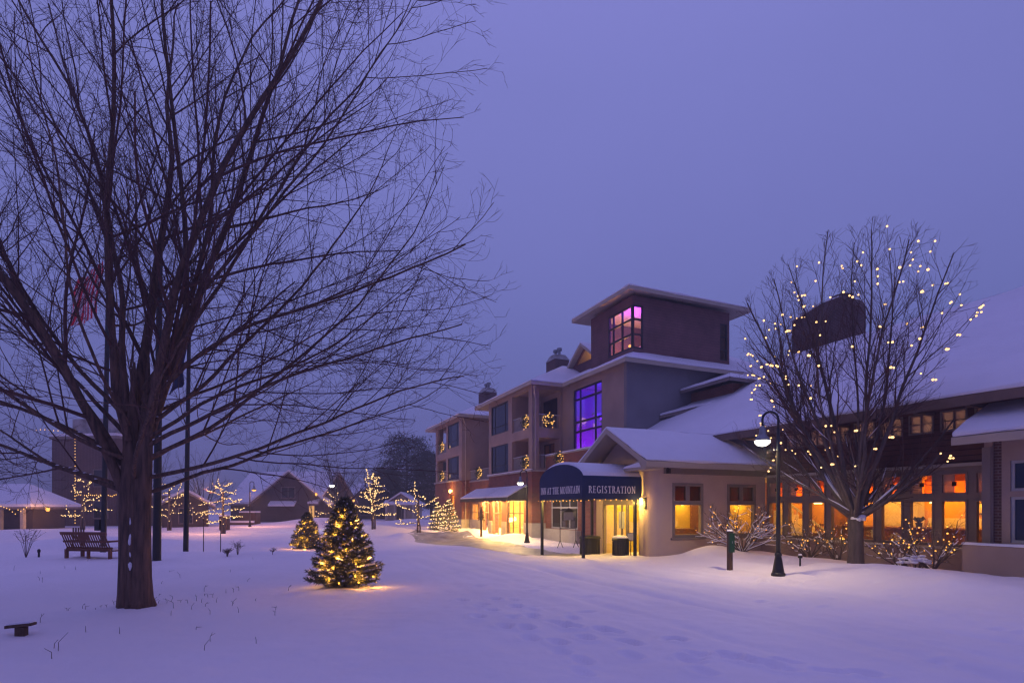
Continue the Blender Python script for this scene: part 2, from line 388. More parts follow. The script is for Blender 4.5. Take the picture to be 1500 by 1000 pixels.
def roof(root, polys, th=.22, snow=.08, fm='fascia', inset=0.0, label=None):
    r = MB(W); slab(r, polys, th); ro = r.build('roof', M[fm], root)
    if label: ro['label'] = label
    s = MB(W)
    for P in polys:
        cx = sum(p[0] for p in P)/len(P); cy = sum(p[1] for p in P)/len(P)
        top = [(p[0], p[1], p[2]+snow) for p in P]
        s.prism(top, (0, 0, -(snow-.003)))
    so = s.build('snow_cover', M['roofsnow'], ro)
    bv = so.modifiers.new('soft', 'BEVEL'); bv.width = .06; bv.segments = 2; bv.limit_method = 'ANGLE'; bv.angle_limit = math.radians(50)
    sb = so.modifiers.new('cells', 'SUBSURF'); sb.subdivision_type = 'SIMPLE'; sb.levels = 5; sb.render_levels = 5
    dp = so.modifiers.new('drift', 'DISPLACE'); dp.texture = DRIFT; dp.strength = .11; dp.mid_level = .5; dp.texture_coords = 'LOCAL'
    return ro
def part(root, name, mt, fn, T=W, label=None, smooth=False):
    m = MB(T); fn(m); o = m.build(name, M[mt], root, smooth=smooth)
    if label: o['label'] = label
    return o

# ================================================================ THE INN (three storeys, tower, two bay wings)
inn = thing('inn_building', 'three-storey taupe stucco inn with brick base, snowy hip roofs and square tower', 'building', W(31.9, 17.7, 0))
GZ = -.6
# --- walls
m = MB(W)
H3 = (7.11, 9.27); H2 = (4.25, 6.27)
W1h = [(35.7,38.9,*H3), (35.7,38.9,*H2), (32.4,35.05,6.85,9.35), (32.4,35.05,4.3,6.26)]
wall(m, 'p', 15.5, .25, 31.9, 39.4, 4.1, 9.7, W1h)
wall(m, 'q', 31.9, .25, 15.75, 17.7, 4.1, 9.7, [(16.0,17.55,6.85,9.35), (16.0,17.55,4.3,6.26)])
m.box(31.92, 35.05, 15.77, 17.9, 6.3, 6.82)            # balcony floor slab
m.box(31.92, 35.05, 15.77, 17.9, 9.42, 9.6)
wall(m, 'q', 39.15, .25, 15.75, 26, 4.1, 9.7)
wall(m, 'q', 35.06, .2, 15.76, 17.7, 4.1, 9.6)
wall(m, 'p', 17.72, .2, 32.2, 35.05, 4.1, 9.6, [(33.0,34.6,4.25,6.1),(32.6,34.7,6.9,9.1)])
m.box(32.2, 35.05, 15.77, 17.7, 4.0, 4.14)
m.build('wall', M['stucco'], inn)
part(inn, 'wall', 'stucco', lambda m: (wall(m, 'p', 17.7, .25, 25.05, 31.9, 4.1, 9.7, [(27.2,30.45,5.25,9.12)])))
part(inn, 'wall', 'stucco_grey', lambda m: wall(m, 'q', 24.8, .25, 17.7, 28, 2.0, 9.7))
part(inn, 'wall', 'brick', lambda m: (
    wall(m, 'p', 15.5, .25, 31.9, 39.4, GZ, 4.1, [(33.1,35.95,-.05,2.25),(36.9,38.6,-.35,2.25)]),
    wall(m, 'q', 31.9, .25, 15.75, 16.5, GZ, 4.1)), label='red brick ground storey of the front bay')
part(inn, 'wall', 'brick', lambda m: wall(m, 'p', 16.5, .25, 19.9, 31.88, GZ, 5.0, [(27.9,31.2,.45,2.3)]), label='red brick wall beside the canopy')
for bx_ in ((31.9,33.05,15.44,15.497,GZ,.75),(36.0,36.85,15.44,15.497,GZ,.75),(31.84,31.897,15.44,16.46,GZ,.75),(38.65,39.4,15.44,15.497,GZ,.75),(27.5,31.8,16.2,16.497,GZ,.42)): part(inn, 'wainscot', 'stone', lambda m: m.box(*bx_))
part(inn, 'coping', 'stone', lambda m: (m.box(31.8,39.45,15.38,15.497,4.06,4.16), m.box(31.8,31.897,15.38,16.5,4.06,4.16), m.box(24.9,31.88,16.42,16.8,5.0,5.08)))
part(inn, 'snow_ledge', 'roofsnow', lambda m: (m.box(31.8,39.45,15.38,15.49,4.163,4.22), m.box(24.9,31.88,16.43,16.8,5.083,5.15)))
# recess between the wings: brick ground storey with a terrace on top
part(inn, 'wall', 'brick', lambda m: (wall(m, 'p', 16.0, .25, 39.4, 45.2, GZ, 3.95, [(40.2,41.8,-.35,2.25),(43.0,44.6,.4,2.1)]), m.box(39.4,45.2,16.3,19.5,3.6,3.9)), label='brick terrace front between the two bays')
part(inn, 'wall', 'stucco', lambda m: wall(m, 'p', 19.5, .25, 39.4, 45.2, 3.9, 9.7, [(40.5,42.2,4.1,6.2),(40.5,42.2,7,9.1)]))
part(inn, 'railing', 'greyframe', lambda m: (m.box(39.45,45.1,16.03,16.08,4.85,4.9),[m.box(39.5+i*.14,39.52+i*.14,16.04,16.07,4.0,4.85) for i in range(40)],m.box(39.45,45.1,16.03,16.08,4.0,4.04)))
# far wing
F = MB(W)
wall(F, 'p', 15.3, .25, 45.2, 53.2, 4.1, 9.7, [(46.0,49.2,*H3),(46.0,49.2,*H2),(49.7,52.6,6.85,9.35),(49.7,52.6,4.3,6.26)])
wall(F, 'q', 45.2, .25, 15.55, 19.6, 4.1, 9.7)
wall(F, 'q', 52.95, .25, 15.55, 24, 4.1, 9.7, [(16.0,17.8,6.85,9.35),(16.0,17.8,4.3,6.26)])
wall(F, 'p', 18.0, .2, 49.6, 52.95, 4.1, 9.6); F.box(49.5,52.95,15.55,18,6.3,6.82); wall(F, 'q', 49.5, .15, 15.56, 18, 4.1, 9.6)
F.build('wall', M['stucco'], inn)
part(inn, 'wall', 'brick', lambda m: (wall(m, 'p', 15.3, .25, 45.2, 53.4, GZ, 4.1, [(47.3,48.5,.9,2.9)]), wall(m, 'q', 45.2, .25, 15.55, 16.0, GZ, 4.1), wall(m, 'q', 53.15, .25, 15.56, 24, GZ, 4.1)))
for bx_ in ((45.2,53.4,15.24,15.297,GZ,.75),(45.14,45.197,15.24,15.93,GZ,.75),(39.45,40.1,15.94,15.997,GZ,.75),(41.9,45.1,15.94,15.997,GZ,.75)): part(inn, 'wainscot', 'stone', lambda m: m.box(*bx_))
part(inn, 'coping', 'stone', lambda m: (m.box(45.1,53.5,15.18,15.297,4.06,4.16), m.box(39.45,45.1,15.92,16.02,3.9,3.99)))
# windows
for z in (H3, H2):
    win(inn, 'p', 15.5, 35.7, 38.9, *z, vs=(36.35,38.25), hs=(z[0]+.55,), pmt='darkpane')
    win(inn, 'p', 15.3, 46.0, 49.2, *z, vs=(46.7,48.5), hs=(z[0]+.55,), pmt='darkpane')
win(inn, 'p', 17.7, 27.2, 30.45, 5.25, 9.12, vs=(27.98,29.7), hs=(6.45,7.05,8.45), fw=.1, bw=.12, label='tall violet-lit stair window')
win(inn, 'p', 17.72, 33.0, 34.6, 4.25, 6.1, vs=(33.8,), pmt='tanglass', label='amber-lit balcony door')
win(inn, 'p', 17.72, 32.6, 34.7, 6.9, 9.1, vs=(33.6,), pmt='darkpane')
for z in ((4.1,6.2),(7,9.1)): win(inn, 'p', 19.5, 40.5, 42.2, *z, vs=(41.3,), pmt='darkpane')
# balcony rails
def rail_p(q, p0, p1, z):
    return lambda m: (m.box(p0,p1,q,q+.05,z+.92,z+.98), m.box(p0,p1,q,q+.05,z+.06,z+.1), [m.box(p0+.1*i,p0+.1*i+.02,q+.015,q+.035,z+.1,z+.92) for i in range(1,int((p1-p0)/.1))])
def rail_q(p, q0, q1, z):
    return lambda m: (m.box(p,p+.05,q0,q1,z+.92,z+.98), m.box(p,p+.05,q0,q1,z+.06,z+.1), [m.box(p+.015,p+.035,q0+.1*i,q0+.1*i+.02,z+.1,z+.92) for i in range(1,int((q1-q0)/.1))])
for z in (4.2, 6.82):
    part(inn, 'railing', 'greyframe', rail_p(15.6, 32.4, 35.05, z))
    part(inn, 'railing', 'greyframe', rail_q(31.98, 16.0, 17.55, z))
    part(inn, 'railing', 'greyframe', rail_p(15.4, 49.7, 52.6, z))
# shop fronts
win(inn, 'p', 15.5, 33.1, 35.95, -.05, 2.25, vs=(33.9,35.0), hs=(1.35,), fm='frame', label='bright shop window under the snowy awning')
win(inn, 'p', 15.5, 36.9, 38.6, -.35, 2.25, vs=(37.7,), hs=(1.35,), fm='trim')
win(inn, 'p', 16.0, 40.2, 41.8, -.35, 2.25, vs=(41.0,), hs=(1.35,), fm='trim')
win(inn, 'p', 16.0, 43.0, 44.6, .4, 2.1, vs=(43.8,), hs=(1.35,), fm='trim')
point('far_wall_light', W(47.9,14.5,3.2), (1,.50,.10), 95, .1)
wl_ = MB(W); wl_.box(47.86,47.94,15.2,15.296,3.15,3.35); wl_.lathe([(.04,-.16),(.12,-.05),(.12,.1),(.03,.18)],10,(47.9,15.1,3.2)); tag(wl_.build('wall_lamp', M['sconce'], None, W(47.9,15.2,3.2)), 'golden wall lamp above the small window of the far brick wing', 'lamp')
win(inn, 'p', 15.3, 47.3, 48.5, .9, 2.9, fm='frame', label='small gold-lit window behind the snowy conifers')
win(inn, 'p', 16.5, 27.9, 31.2, .45, 2.3, vs=(28.9,30.0), hs=(1.75,), fm='greyframe', bw=.09, fw=.1, pmt='darkpane', label='pale framed shop window behind the canopy')
# awnings
def awning(p0, p1, q, label):
    a = MB(W); zt, zb, d = 3.15, 2.42, 1.35
    a.add([(p0,q,zt),(p1,q,zt),(p1,q-d,zb),(p0,q-d,zb),(p0,q,zt-.03),(p1,q,zt-.03),(p1,q-d,zb-.03),(p0,q-d,zb-.03)],[(0,1,2,3),(4,7,6,5),(0,3,7,4),(1,5,6,2),(2,6,7,3)])
    a.prism([(p0,q,zt-.03),(p0,q-d,zb-.03),(p0,q-d,zb-.22),(p0,q,zb-.22)],(.02,0,0)); a.prism([(p1-.02,q,zt-.03),(p1-.02,q-d,zb-.03),(p1-.02,q-d,zb-.22),(p1-.02,q,zb-.22)],(.02,0,0))
    k = 0; x = p0+.02
    while x < p1-.02:
        w = min(.28, p1-.02-x); a.box(x, x+w*.96, q-d, q-d+.015, zb-.22-(.05 if k%2 else 0), zb-.03); x += .28; k += 1
    o = a.build('awning', M['darkcanvas'], inn); o['label'] = label
    s = MB(W); s.prism([(p0+.02,q-.02,zt+.09),(p1-.02,q-.02,zt+.09),(p1-.02,q-d,zb+.09),(p0+.02,q-d,zb+.09)],(0,0,-.086)); s.build('snow_cover', M['roofsnow'], o)
awning(32.7, 36.6, 15.5, 'dark canvas awning loaded with snow over the bright shop window')
awning(36.7, 42.2, 15.5, 'longer snowy awning over the shop doors')
# roofs
zE = 9.62; k = .5
def hip(p0, p1, q0, q1, z, k):
    h = (p1-p0)/2; pmid = (p0+p1)/2; zr = z+k*h
    return [[(p1,q0,z),(p0,q0,z),(pmid,q0+h,zr)], [(p0,q0,z),(p0,q1,z),(pmid,q1,zr),(pmid,q0+h,zr)], [(p1,q1,z),(p1,q0,z),(pmid,q0+h,zr),(pmid,q1,zr)]]
roof(inn, hip(31, 41.2, 15.0, 27, zE, k))
roof(inn, hip(44.5, 55.2, 14.8, 26, zE, k))
roof(inn, [[(24.2,17.2,zE),(31.2,17.2,zE),(36.3,22.3,zE+2.55),(29.3,22.3,zE+2.55)], [(24.2,30,zE),(24.2,17.2,zE),(29.3,22.3,zE+2.55),(29.3,30,zE+2.55)]])
roof(inn, [[(44.6,18.9,zE),(41.1,18.9,zE),(41.1,22,zE+1.5),(44.6,22,zE+1.5)][::-1]])
# tower
tw = [(25.9,18.9),(30.3,18.9),(30.3,26.1),(25.9,26.1)]
T_ = MB(W)
wall(T_, 'p', 18.9, .22, 25.9, 30.3, 10.0, 13.7, [(25.9,28.35,10.75,13.2)])
wall(T_, 'q', 25.9, .22, 19.12, 26.1, 10.0, 13.7, [(19.12,19.62,10.75,13.2),(25.35,25.95,10.75,13.0)])
wall(T_, 'q', 30.08, .22, 19.12, 26.1, 10.0, 13.7); wall(T_, 'p', 25.88, .22, 26.12, 30.08, 10.0, 13.7)
T_.build('tower_wall', M['siding'], inn)
win(inn, 'p', 18.9, 25.98, 28.35, 10.75, 13.2, vs=(26.95,27.85), hs=(11.55,12.4), fw=.09, bw=.11, label='corner tower window lit violet and amber', d0=0.0, d1=.1)
win(inn, 'q', 25.9, 18.92, 19.62, 10.75, 13.2, hs=(11.55,12.4), fw=.09, bw=.11, d0=0.0, d1=.1)
win(inn, 'q', 25.9, 25.35, 25.95, 10.75, 13.0, hs=(11.4,12.2), fw=.07, pmt='tanglass')
tp = [(25.0,18.0),(31.2,18.0),(31.2,27.0),(25.0,27.0)]; zt = 13.82
roof(inn, [[(25,18,zt),(31.2,18,zt),(28.1,21.1,zt+.95)], [(25,27,zt),(25,18,zt),(28.1,21.1,zt+.95),(28.1,23.9,zt+.95)], [(31.2,18,zt),(31.2,27,zt),(28.1,23.9,zt+.95),(28.1,21.1,zt+.95)], [(31.2,27,zt),(25,27,zt),(28.1,23.9,zt+.95)]], .2, .07, label='snowy low hip roof of the tower')
# tower rooms (lit)
part(inn, 'room_lining', 'roomwhite', lambda m: (wall(m,'p',22.6,.1,26.2,30.0,10.0,13.65), m.box(26.12,30.0,19.2,22.6,10.2,10.4), m.box(26.12,30.0,19.2,22.6,13.5,13.6)))
part(inn, 'room_lining', 'roomwhite', lambda m: (wall(m,'p',20.6,.1,25.1,31.8,4.5,9.55), m.box(25.1,31.8,18.0,20.6,4.4,4.5), m.box(25.1,31.8,18.0,20.6,9.45,9.55), m.box(31.6,31.8,18.0,20.6,4.5,9.5), m.box(25.1,25.3,18.0,20.6,4.5,9.5),
    [m.box(25.4+.3*i,25.7+.3*i,18.9,20.5,4.6+.2*i,4.72+.2*i) for i in range(16)]))
point('stair_blue_lamp', W(28.0,19.2,8.6), (.01,.01,1), 200, .2); point('stair_violet_lamp', W(30.2,19.0,5.6), (.20,.0,1), 110, .2); point('stair_violet_lamp', W(28.6,19.4,7.3), (.16,.0,1), 60, .2)
u_ = spot('tower_violet_lamp', W(27.0,20.4,12.6), (.36,.01,1), 330, 150, .2); u_.rotation_euler = (math.pi,0,0); point('tower_amber_lamp', W(28.6,20.2,11.3), (1,.40,.07), 210, .15); point('tower_blue_lamp', W(26.5,19.6,13.2), (.14,.03,1), 90, .1)
point('dormer_lamp', W(33.5,21.9,12.6), (1,.55,.18), 20, .1)
lampb = MB(W); lampb.ball((27.0,19.5,11.2), .1); lampb.build('ceiling_lamp', M['lens_orange'], inn)
# dormer gable
part(inn, 'dormer', 'siding', lambda m: (wall(m,'p',20.5,.12,31.9,35.4,11.2,12.0), m.prism([(32.05,20.5,12.0),(32.35,20.5,12.0),(33.65,20.5,12.95),(33.65,20.5,13.1)],(0,.12,0)), m.prism([(35.25,20.5,12.0),(34.95,20.5,12.0),(33.65,20.5,12.95),(33.65,20.5,13.1)],(0,.12,0))), label='small lit gable dormer beside the tower')
part(inn, 'dormer_lining', 'room', lambda m: (m.prism([(32.1,22.6,11.4),(35.2,22.6,11.4),(33.65,22.6,13.0)],(0,.1,0)),))
roof(inn, [[(35.7,20.1,11.85),(33.65,20.1,13.25),(33.65,24,13.25),(35.7,24,11.85)], [(33.65,20.1,13.25),(31.6,20.1,11.85),(31.6,24,11.85),(33.65,24,13.25)]], .18, .1, label='little snowy gable roof')
# chimneys
def chimney(p, q, w, d, z0, z1, label):
    c = part(inn, 'chimney', 'brick_dark', lambda m: m.box(p-w/2,p+w/2,q-d/2,q+d/2,z0,z1), label=label)
    part(c, 'chimney_cap', 'slush', lambda m: (m.add([(p-w/2-.04,q-d/2-.04,z1),(p+w/2+.04,q-d/2-.04,z1),(p+w/2+.04,q+d/2+.04,z1),(p-w/2-.04,q+d/2+.04,z1),(p-w/2+.3,q-d/2+.15,z1+.45),(p+w/2-.3,q-d/2+.15,z1+.45),(p+w/2-.3,q+d/2-.15,z1+.45),(p-w/2+.3,q+d/2-.15,z1+.45)],[(0,1,5,4),(1,2,6,5),(2,3,7,6),(3,0,4,7),(4,5,6,7)])))
    for dp in (-.3,.3): part(c, 'flue', 'steel', lambda m: m.lathe([(.1,0),(.1,.3),(.2,.32),(.2,.5),(.1,.55)],10,(p+dp,q,z1+.44)))
chimney(37.5, 20.4, 1.45, 1.2, 11, 12.9, 'brick chimney with two flues over the front bay')
chimney(47.6, 18.6, 1.5, 1.2, 10, 12.2, 'brick chimney with two flues over the far bay')
def spout(pts): 
    m = MB(W); m.tube(pts, .05, 6); m.build('downspout', M['fascia'], inn)
spout([(31.1,15.3,9.35),(31.75,15.6,9.0),(31.82,15.7,8.7),(31.82,15.7,4.2)])
spout([(44.7,15.2,9.4),(45.05,15.5,9.0),(45.1,15.6,8.8),(45.1,15.6,-.3)])
# small stepped roofs over the hall, beside the tower
part(inn, 'monitor_wall', 'brick', lambda m: (wall(m,'p',22.1,.2,21.7,24.78,7.0,8.2), wall(m,'q',21.7,.2,22.3,27,7.0,8.2)))
roof(inn, [[(21.1,21.3,8.3),(24.78,21.3,8.3),(24.78,24.6,9.5),(24.4,24.6,9.5)], [(21.1,29,8.3),(21.1,21.3,8.3),(24.4,24.6,9.5),(24.4,29,9.5)]], .16, .09, fm='trim', label='snowy stepped roof against the grey wall')
roof(inn, [[(24.78,19.87,6.8),(22.3,21.2,7.14),(22.3,22.08,7.5),(24.78,22.08,7.5)][::-1]], .16, .12, fm='trim', label='lowest snowy stepped roof')
# shop interiors
part(inn, 'room_lining', 'room', lambda m: (wall(m,'p',18.6,.1,32.3,44.9,-.4,3.4), m.box(32.2,44.9,16.3,18.6,-.42,-.37), m.box(32.2,44.9,16.3,18.6,3.3,3.35), m.box(39.0,39.2,16.6,18.6,-.4,3.3), m.box(32.2,32.3,15.8,18.6,-.4,3.3), m.box(32.3,39.3,15.76,16.3,-.42,-.37)))
area('shop_ceiling_lamp', W(35.5,17.0,3.2), 5, 1.2, (1,.60,.17), 1700, RZ+math.pi/2); area('shop_ceiling_lamp', W(41.8,17.2,3.1), 4, 1.0, (1,.57,.15), 1100, RZ+math.pi/2)
point('far_window_lamp', W(47.9,16.6,2.2), (1,.55,.12), 260, .15); part(inn, 'room_lining', 'room', lambda m: (wall(m,'p',17.2,.1,46.6,49.4,.2,3.4),m.box(46.6,49.4,15.6,17.2,3.3,3.4),m.box(46.6,46.7,15.6,17.2,.2,3.4),m.box(49.3,49.4,15.6,17.2,.2,3.4)))
point('balcony_room_lamp', W(33.8,18.6,5.4), (1,.45,.12), 10, .15); part(inn, 'room_lining', 'room', lambda m: (wall(m,'p',19.3,.1,32.3,35,4.1,6.3),m.box(32.3,35,17.95,19.3,6.2,6.3)))
# under-awning tube
for p0, p1 in ((33.2,35.9),(37.0,38.6),(40.1,41.9)):
    mb = MB(W); q = 15.5 if p0 < 39 else 16.0; mb.tube([(p0,q-.12,2.34),(p1,q-.12,2.34)], .02, 6); mb.build('awning_lamp', M['sconce'], inn)
    area('awning_light', W((p0+p1)/2,q-.3,2.3), p1-p0, .2, (1,.58,.14), 420, RZ+math.pi/2)
# things inside the shop
def shopthing(name, label, cat, p, q, z, fn, mt, group=None):
    mb = MB(W); fn(mb, p, q, z); o = mb.build(name, M[mt], None, W(p,q,z)); return tag(o, label, cat, group)
shopthing('display_cabinet', 'orange wooden cabinet inside the bright shop window', 'cabinet', 34.4, 17.2, -.37, lambda m,p,q,z: (m.box(p-.45,p+.45,q-.25,q+.25,z,z+1.5), m.box(p-.5,p+.5,q-.3,q+.3,z+1.5,z+1.56), m.box(p-.02,p+.02,q-.27,q-.25,z+.1,z+1.45)), 'counter')
shopthing('christmas_tree', 'dark little christmas tree standing inside the shop window', 'tree', 34.0, 16.4, -.37, lambda m,p,q,z: [m.lathe([(.02,z+.3+i*.3),(.42-i*.06,z+.25+i*.3),(.05,z+.75+i*.3)],9,(p,q,0)) for i in range(6)]+[m.lathe([(.04,z),(.04,z+.5)],6,(p,q,0))], 'pine')
shopthing('display_table', 'low table with boxes inside the shop', 'table', 35.3, 16.7, -.37, lambda m,p,q,z: (m.box(p-.5,p+.5,q-.3,q+.3,z+.68,z+.73), [m.box(p+a-.03,p+a+.03,q+b-.03,q+b+.03,z,z+.68) for a in (-.45,.45) for b in (-.25,.25)], m.box(p-.3,p-.05,q-.1,q+.1,z+.733,z+.95), m.box(p+.1,p+.35,q-.1,q+.1,z+.733,z+.88)), 'paper')
shopthing('wall_poster', 'yellow poster on the shop back wall', 'poster', 33.4, 18.55, .9, lambda m,p,q,z: (m.box(p-.3,p+.3,q,q+.03,z,z+.9), m.box(p-.33,p+.33,q+.01,q+.04,z-.03,z+.93)), 'paper')

# ================================================================ REGISTRATION PAVILION
reg = thing('registration_building', 'tan stucco registration pavilion with snowy gable roof and rounded corner', 'building', W(15.79, 12.42, -.2))
R0 = .42
m = MB(W)
wall(m, 'q', 15.79, .22, 12.42+R0, 17.78, GZ, 3.3, [(13.23,14.64,.67,2.63),(15.8,17.25,.67,2.63)])
wall(m, 'p', 12.42, .22, 15.79+R0, 19.5, GZ, 3.3, [(16.62,19.05,-.3,2.05)])
prof = []
for i in range(9):
    a = math.pi/2*i/8; prof.append((15.79+R0-R0*math.cos(a), 12.42+R0-R0*math.sin(a)))
inner = [(15.79+R0-(R0-.2)*math.cos(math.pi/2*i/8), 12.42+R0-(R0-.2)*math.sin(math.pi/2*i/8)) for i in range(9)]
m.prism([(a,b,GZ) for a,b in prof+inner[::-1]], (0,0,3.3-GZ))
wall(m, 'q', 19.28, .22, 12.64, 16.5, GZ, 3.3)
m.build('wall', M['stucco_light'], reg)
ga = MB(W); ga.prism([(15.95,12.44,3.28),(19.5,12.44,3.28),(17.72,12.44,4.45)],(0,.18,0)); ga.build('gable', M['stucco'], reg)
zr, ze = 4.72, 3.32
roof(reg, [[(15.27,11.7,ze),(17.7,11.7,zr),(17.7,17.2,zr),(15.27,17.78,ze)], [(17.7,11.7,zr),(20.1,11.7,ze),(20.1,17.2,ze),(17.7,17.2,zr)]], .2, .08, fm='fascia')
part(reg, 'frieze', 'trim', lambda m: (m.box(15.72,15.787,12.42+R0,17.78,2.95,3.28),))
part(reg, 'gable_return', 'fascia', lambda m: (m.box(15.35,16.6,11.72,12.4,3.05,3.12), m.prism([(15.35,11.72,3.123),(16.55,11.72,3.123),(15.6,11.72,3.42)],(0,.6,0))))
part(reg, 'snow_cap', 'roofsnow', lambda m: m.prism([(15.6,11.7,3.14),(16.62,11.7,3.14),(16.5,11.7,3.21),(15.7,11.7,3.3)],(0,.62,0)))
for a0, a1 in ((13.23,14.64),(15.8,17.25)):
    c = (a0+a1)/2
    w = win(reg, 'q', 15.79, a0, a1, .67, 2.63, hs=(1.92,), fm='trim', fw=.11, bw=.16, d0=-.02, d1=.12, panes=[(a0+.06,a1-.06,.72,1.92,'glass'),(a0+.06,c-.02,1.94,2.57,'brownglass'),(c+.02,a1-.06,1.94,2.57,'brownglass')])
    tb = MB(W); tb.box(15.79-.0,15.79+.10,c-.09,c+.09,2.0,2.52); tb.build('mullion', M['trim'], w)
    part(reg, 'sill', 'trim', lambda m: m.box(15.70,15.787,a0-.08,a1+.08,.60,.67))
part(reg, 'ceiling', 'roomwhite', lambda m: m.box(16.05,19.25,12.7,17.7,2.9,2.95))
part(reg, 'interior', 'roomyellow', lambda m: (m.box(16.05,19.25,12.7,17.7,-.32,-.26), m.box(19.2,19.26,12.7,17.7,-.26,2.9), m.box(18.7,18.8,18.9,20.2,-.26,2.9)))
part(reg, 'cupboard_door', 'counter', lambda m: (m.box(19.14,19.195,17.05,17.6,-.26,1.9), m.box(19.14,19.195,15.5,15.95,-.26,1.9)))
part(reg, 'counter_front', 'counter', lambda m: (m.box(17.9,18.4,14.6,16.2,-.26,.85), m.box(17.85,18.45,14.55,16.25,.853,.9)))
area('registration_ceiling_lamp', W(17.9,13.3,2.85), 1.6, 1.0, (1,.66,.10), 200, RZ)
for sp_, sq_, lb_ in ((19.05,16.5,'small sconce shining inside the first registration window'),(18.6,19.35,'small sconce shining inside the second registration window')):
    b_ = MB(W); b_.lathe([(.05,-.1),(.09,.0),(.09,.1),(.06,.12)],10,(sp_,sq_,1.95)); tag(b_.build('sconce', M['sconce'], None, W(sp_,sq_,1.95)), lb_, 'lamp'); point('sconce_light', W(sp_-.25,sq_,1.95), (1,.55,.10), 22, .08)
# door
d = MB(W)
for a in (16.62, 17.42, 18.22, 18.97): d.box(a, a+.08, 12.45, 12.55, -.3, 1.85)
d.box(16.62,19.05,12.45,12.56,1.85,2.05); d.box(16.7,18.97,12.46,12.54,-.3,-.2); d.box(17.78,17.83,12.47,12.53,-.2,1.85)
dd = d.build('entrance_door', M['trim'], reg)
for a,b in ((16.7,17.42),(17.5,18.22),(18.3,18.97)):
    g = MB(W); g.box(a,b,12.49,12.50,-.2,1.85); g.build('pane', M['glass'], dd)
part(dd, 'handle', 'steel', lambda m: m.tube([(17.72,12.43,.6),(17.72,12.40,.62),(17.72,12.40,1.2),(17.72,12.43,1.22)], .015, 6))
part(dd, 'notice', 'paper', lambda m: m.box(17.62,18.0,12.478,12.484,.95,1.6))
# wall lamp on the corner and security camera box
wl = MB(W); wl.box(15.62,15.75,12.9,13.02,2.95,3.12); wl.box(15.7,15.785,12.93,12.99,3.0,3.28)
tag(wl.build('security_light', M['black'], None, W(15.7,12.95,3.0)), 'small black floodlight box under the registration eave', 'light')
sc_ = thing('wall_lamp', 'glowing amber wall lamp at the rounded corner by the canopy', 'lamp', W(16.25,12.3,1.95))
b = MB(W); b.box(16.2,16.3,12.36,12.44,1.7,2.1); b.tube([(16.25,12.36,2.0),(16.25,12.25,2.0)], .015, 6); b.build('bracket', M['black'], sc_)
b = MB(W); b.lathe([(.03,-.14),(.07,-.1),(.07,.08),(.03,.12)], 10, (16.25,12.22,1.98)); b.build('lamp_shade', M['sconce'], sc_)
point('wall_lamp_light', W(16.2,12.1,1.98), (1,.55,.14), 5, .06)

# ================================================================ LODGE HALL
hall = thing('lodge_hall', 'long lodge dining hall with amber window row and russet siding under snowy roof', 'building', W(15.7, 17.8, -.3))
wins = [(15.66-.856*i-.69, 15.66-.856*i) for i in range(9)]
P1 = 15.77; P0 = 7.3
part(hall, 'base_wall', 'stucco', lambda m: (m.box(P0,P1,17.5,17.8,GZ,.58),))
part(hall, 'sill', 'stone', lambda m: m.box(P0,P1,17.46,17.84,.583,.64))
part(hall, 'wall', 'trim', lambda m: wall(m, 'p', 17.8, .2, P0, P1, .64, 2.9, [(a,b,.68,1.97) for a,b in wins]+[(a,b,2.12,2.74) for a,b in wins]))
part(hall, 'belt_course', 'stone', lambda m: m.box(P0,P1,17.70,17.797,2.9,2.99))
part(hall, 'wall', 'lodge_siding', lambda m: wall(m, 'p', 17.8, .2, P0, P1, 2.9, 4.9, [(a,b,3.92,4.52) for a,b in wins]))
for i, (a, b) in enumerate(wins):
    win(hall, 'p', 17.8, a, b, .68, 1.97, fm='trim', fw=.05, d0=-.03, d1=.1)
    c = (a+b)/2
    win(hall, 'p', 17.8, a, b, 2.12, 2.74, fm='trim', fw=.05, d0=-.03, d1=.1, name='transom_window',
        panes=[(c+.0,b-.03,2.15,2.71,'frosttan'),(a+.03,c-.0,2.15,2.71,'orangeglass'),(c-.075,c+.075,2.36,2.5,'redglass')][:2])
    q_ = MB(W); q_.box(c-.06,c+.06,17.812,17.822,2.36,2.48); q_.build('badge', M['redglass'], hall)
    win(hall, 'p', 17.8, a, b, 3.92, 4.52, vs=(c,), hs=(4.22,), fm='trim', fw=.05, bw=.03, d0=-.03, d1=.1, name='clerestory_window', pmt='frosttan')
zl = 4.69; kl = .55
def lz(q): return zl+kl*(q-16.8)
roof(hall, [[(5.0,16.8,zl),(17.5,16.8,zl),(17.7,26.8,lz(26.8)),(5.0,26.8,lz(26.8))]], .26, .10, fm='lodge_wood')
roof(hall, [[(17.5,16.8,zl),(24.78,16.8,zl),(24.78,26.8,lz(26.8)),(17.7,26.8,lz(26.8))], [(5,26.8,lz(26.8)),(24.78,26.8,lz(26.8)),(24.78,36,5.2),(5,36,5.2)]], .26, .10, fm='lodge_wood')
for i in range(8): part(hall, 'rafter', 'lodge_wood', lambda m: m.box(7.2+1.3*i,7.32+1.3*i,16.95,17.78,4.42,4.5))
ch = part(hall, 'chimney', 'brick_dark', lambda m: (m.box(19.25,22.5,27.4,28.9,8.0,12.3),m.prism([(19.25,27.4,12.303),(19.5,27.4,12.75),(20.6,27.4,12.75),(22.5,27.4,12.303)],(0,1.5,0))), label='massive dark brick chimney above the hall ridge')
part(ch, 'snow_cap', 'roofsnow', lambda m: (m.prism([(19.52,27.42,12.753),(20.58,27.42,12.753),(20.4,27.42,12.83),(19.7,27.42,12.83)],(0,1.4,0)), m.prism([(20.75,27.37,12.72),(22.45,27.37,12.33),(22.45,27.37,12.40),(20.75,27.37,12.80)],(0,1.5,0))))
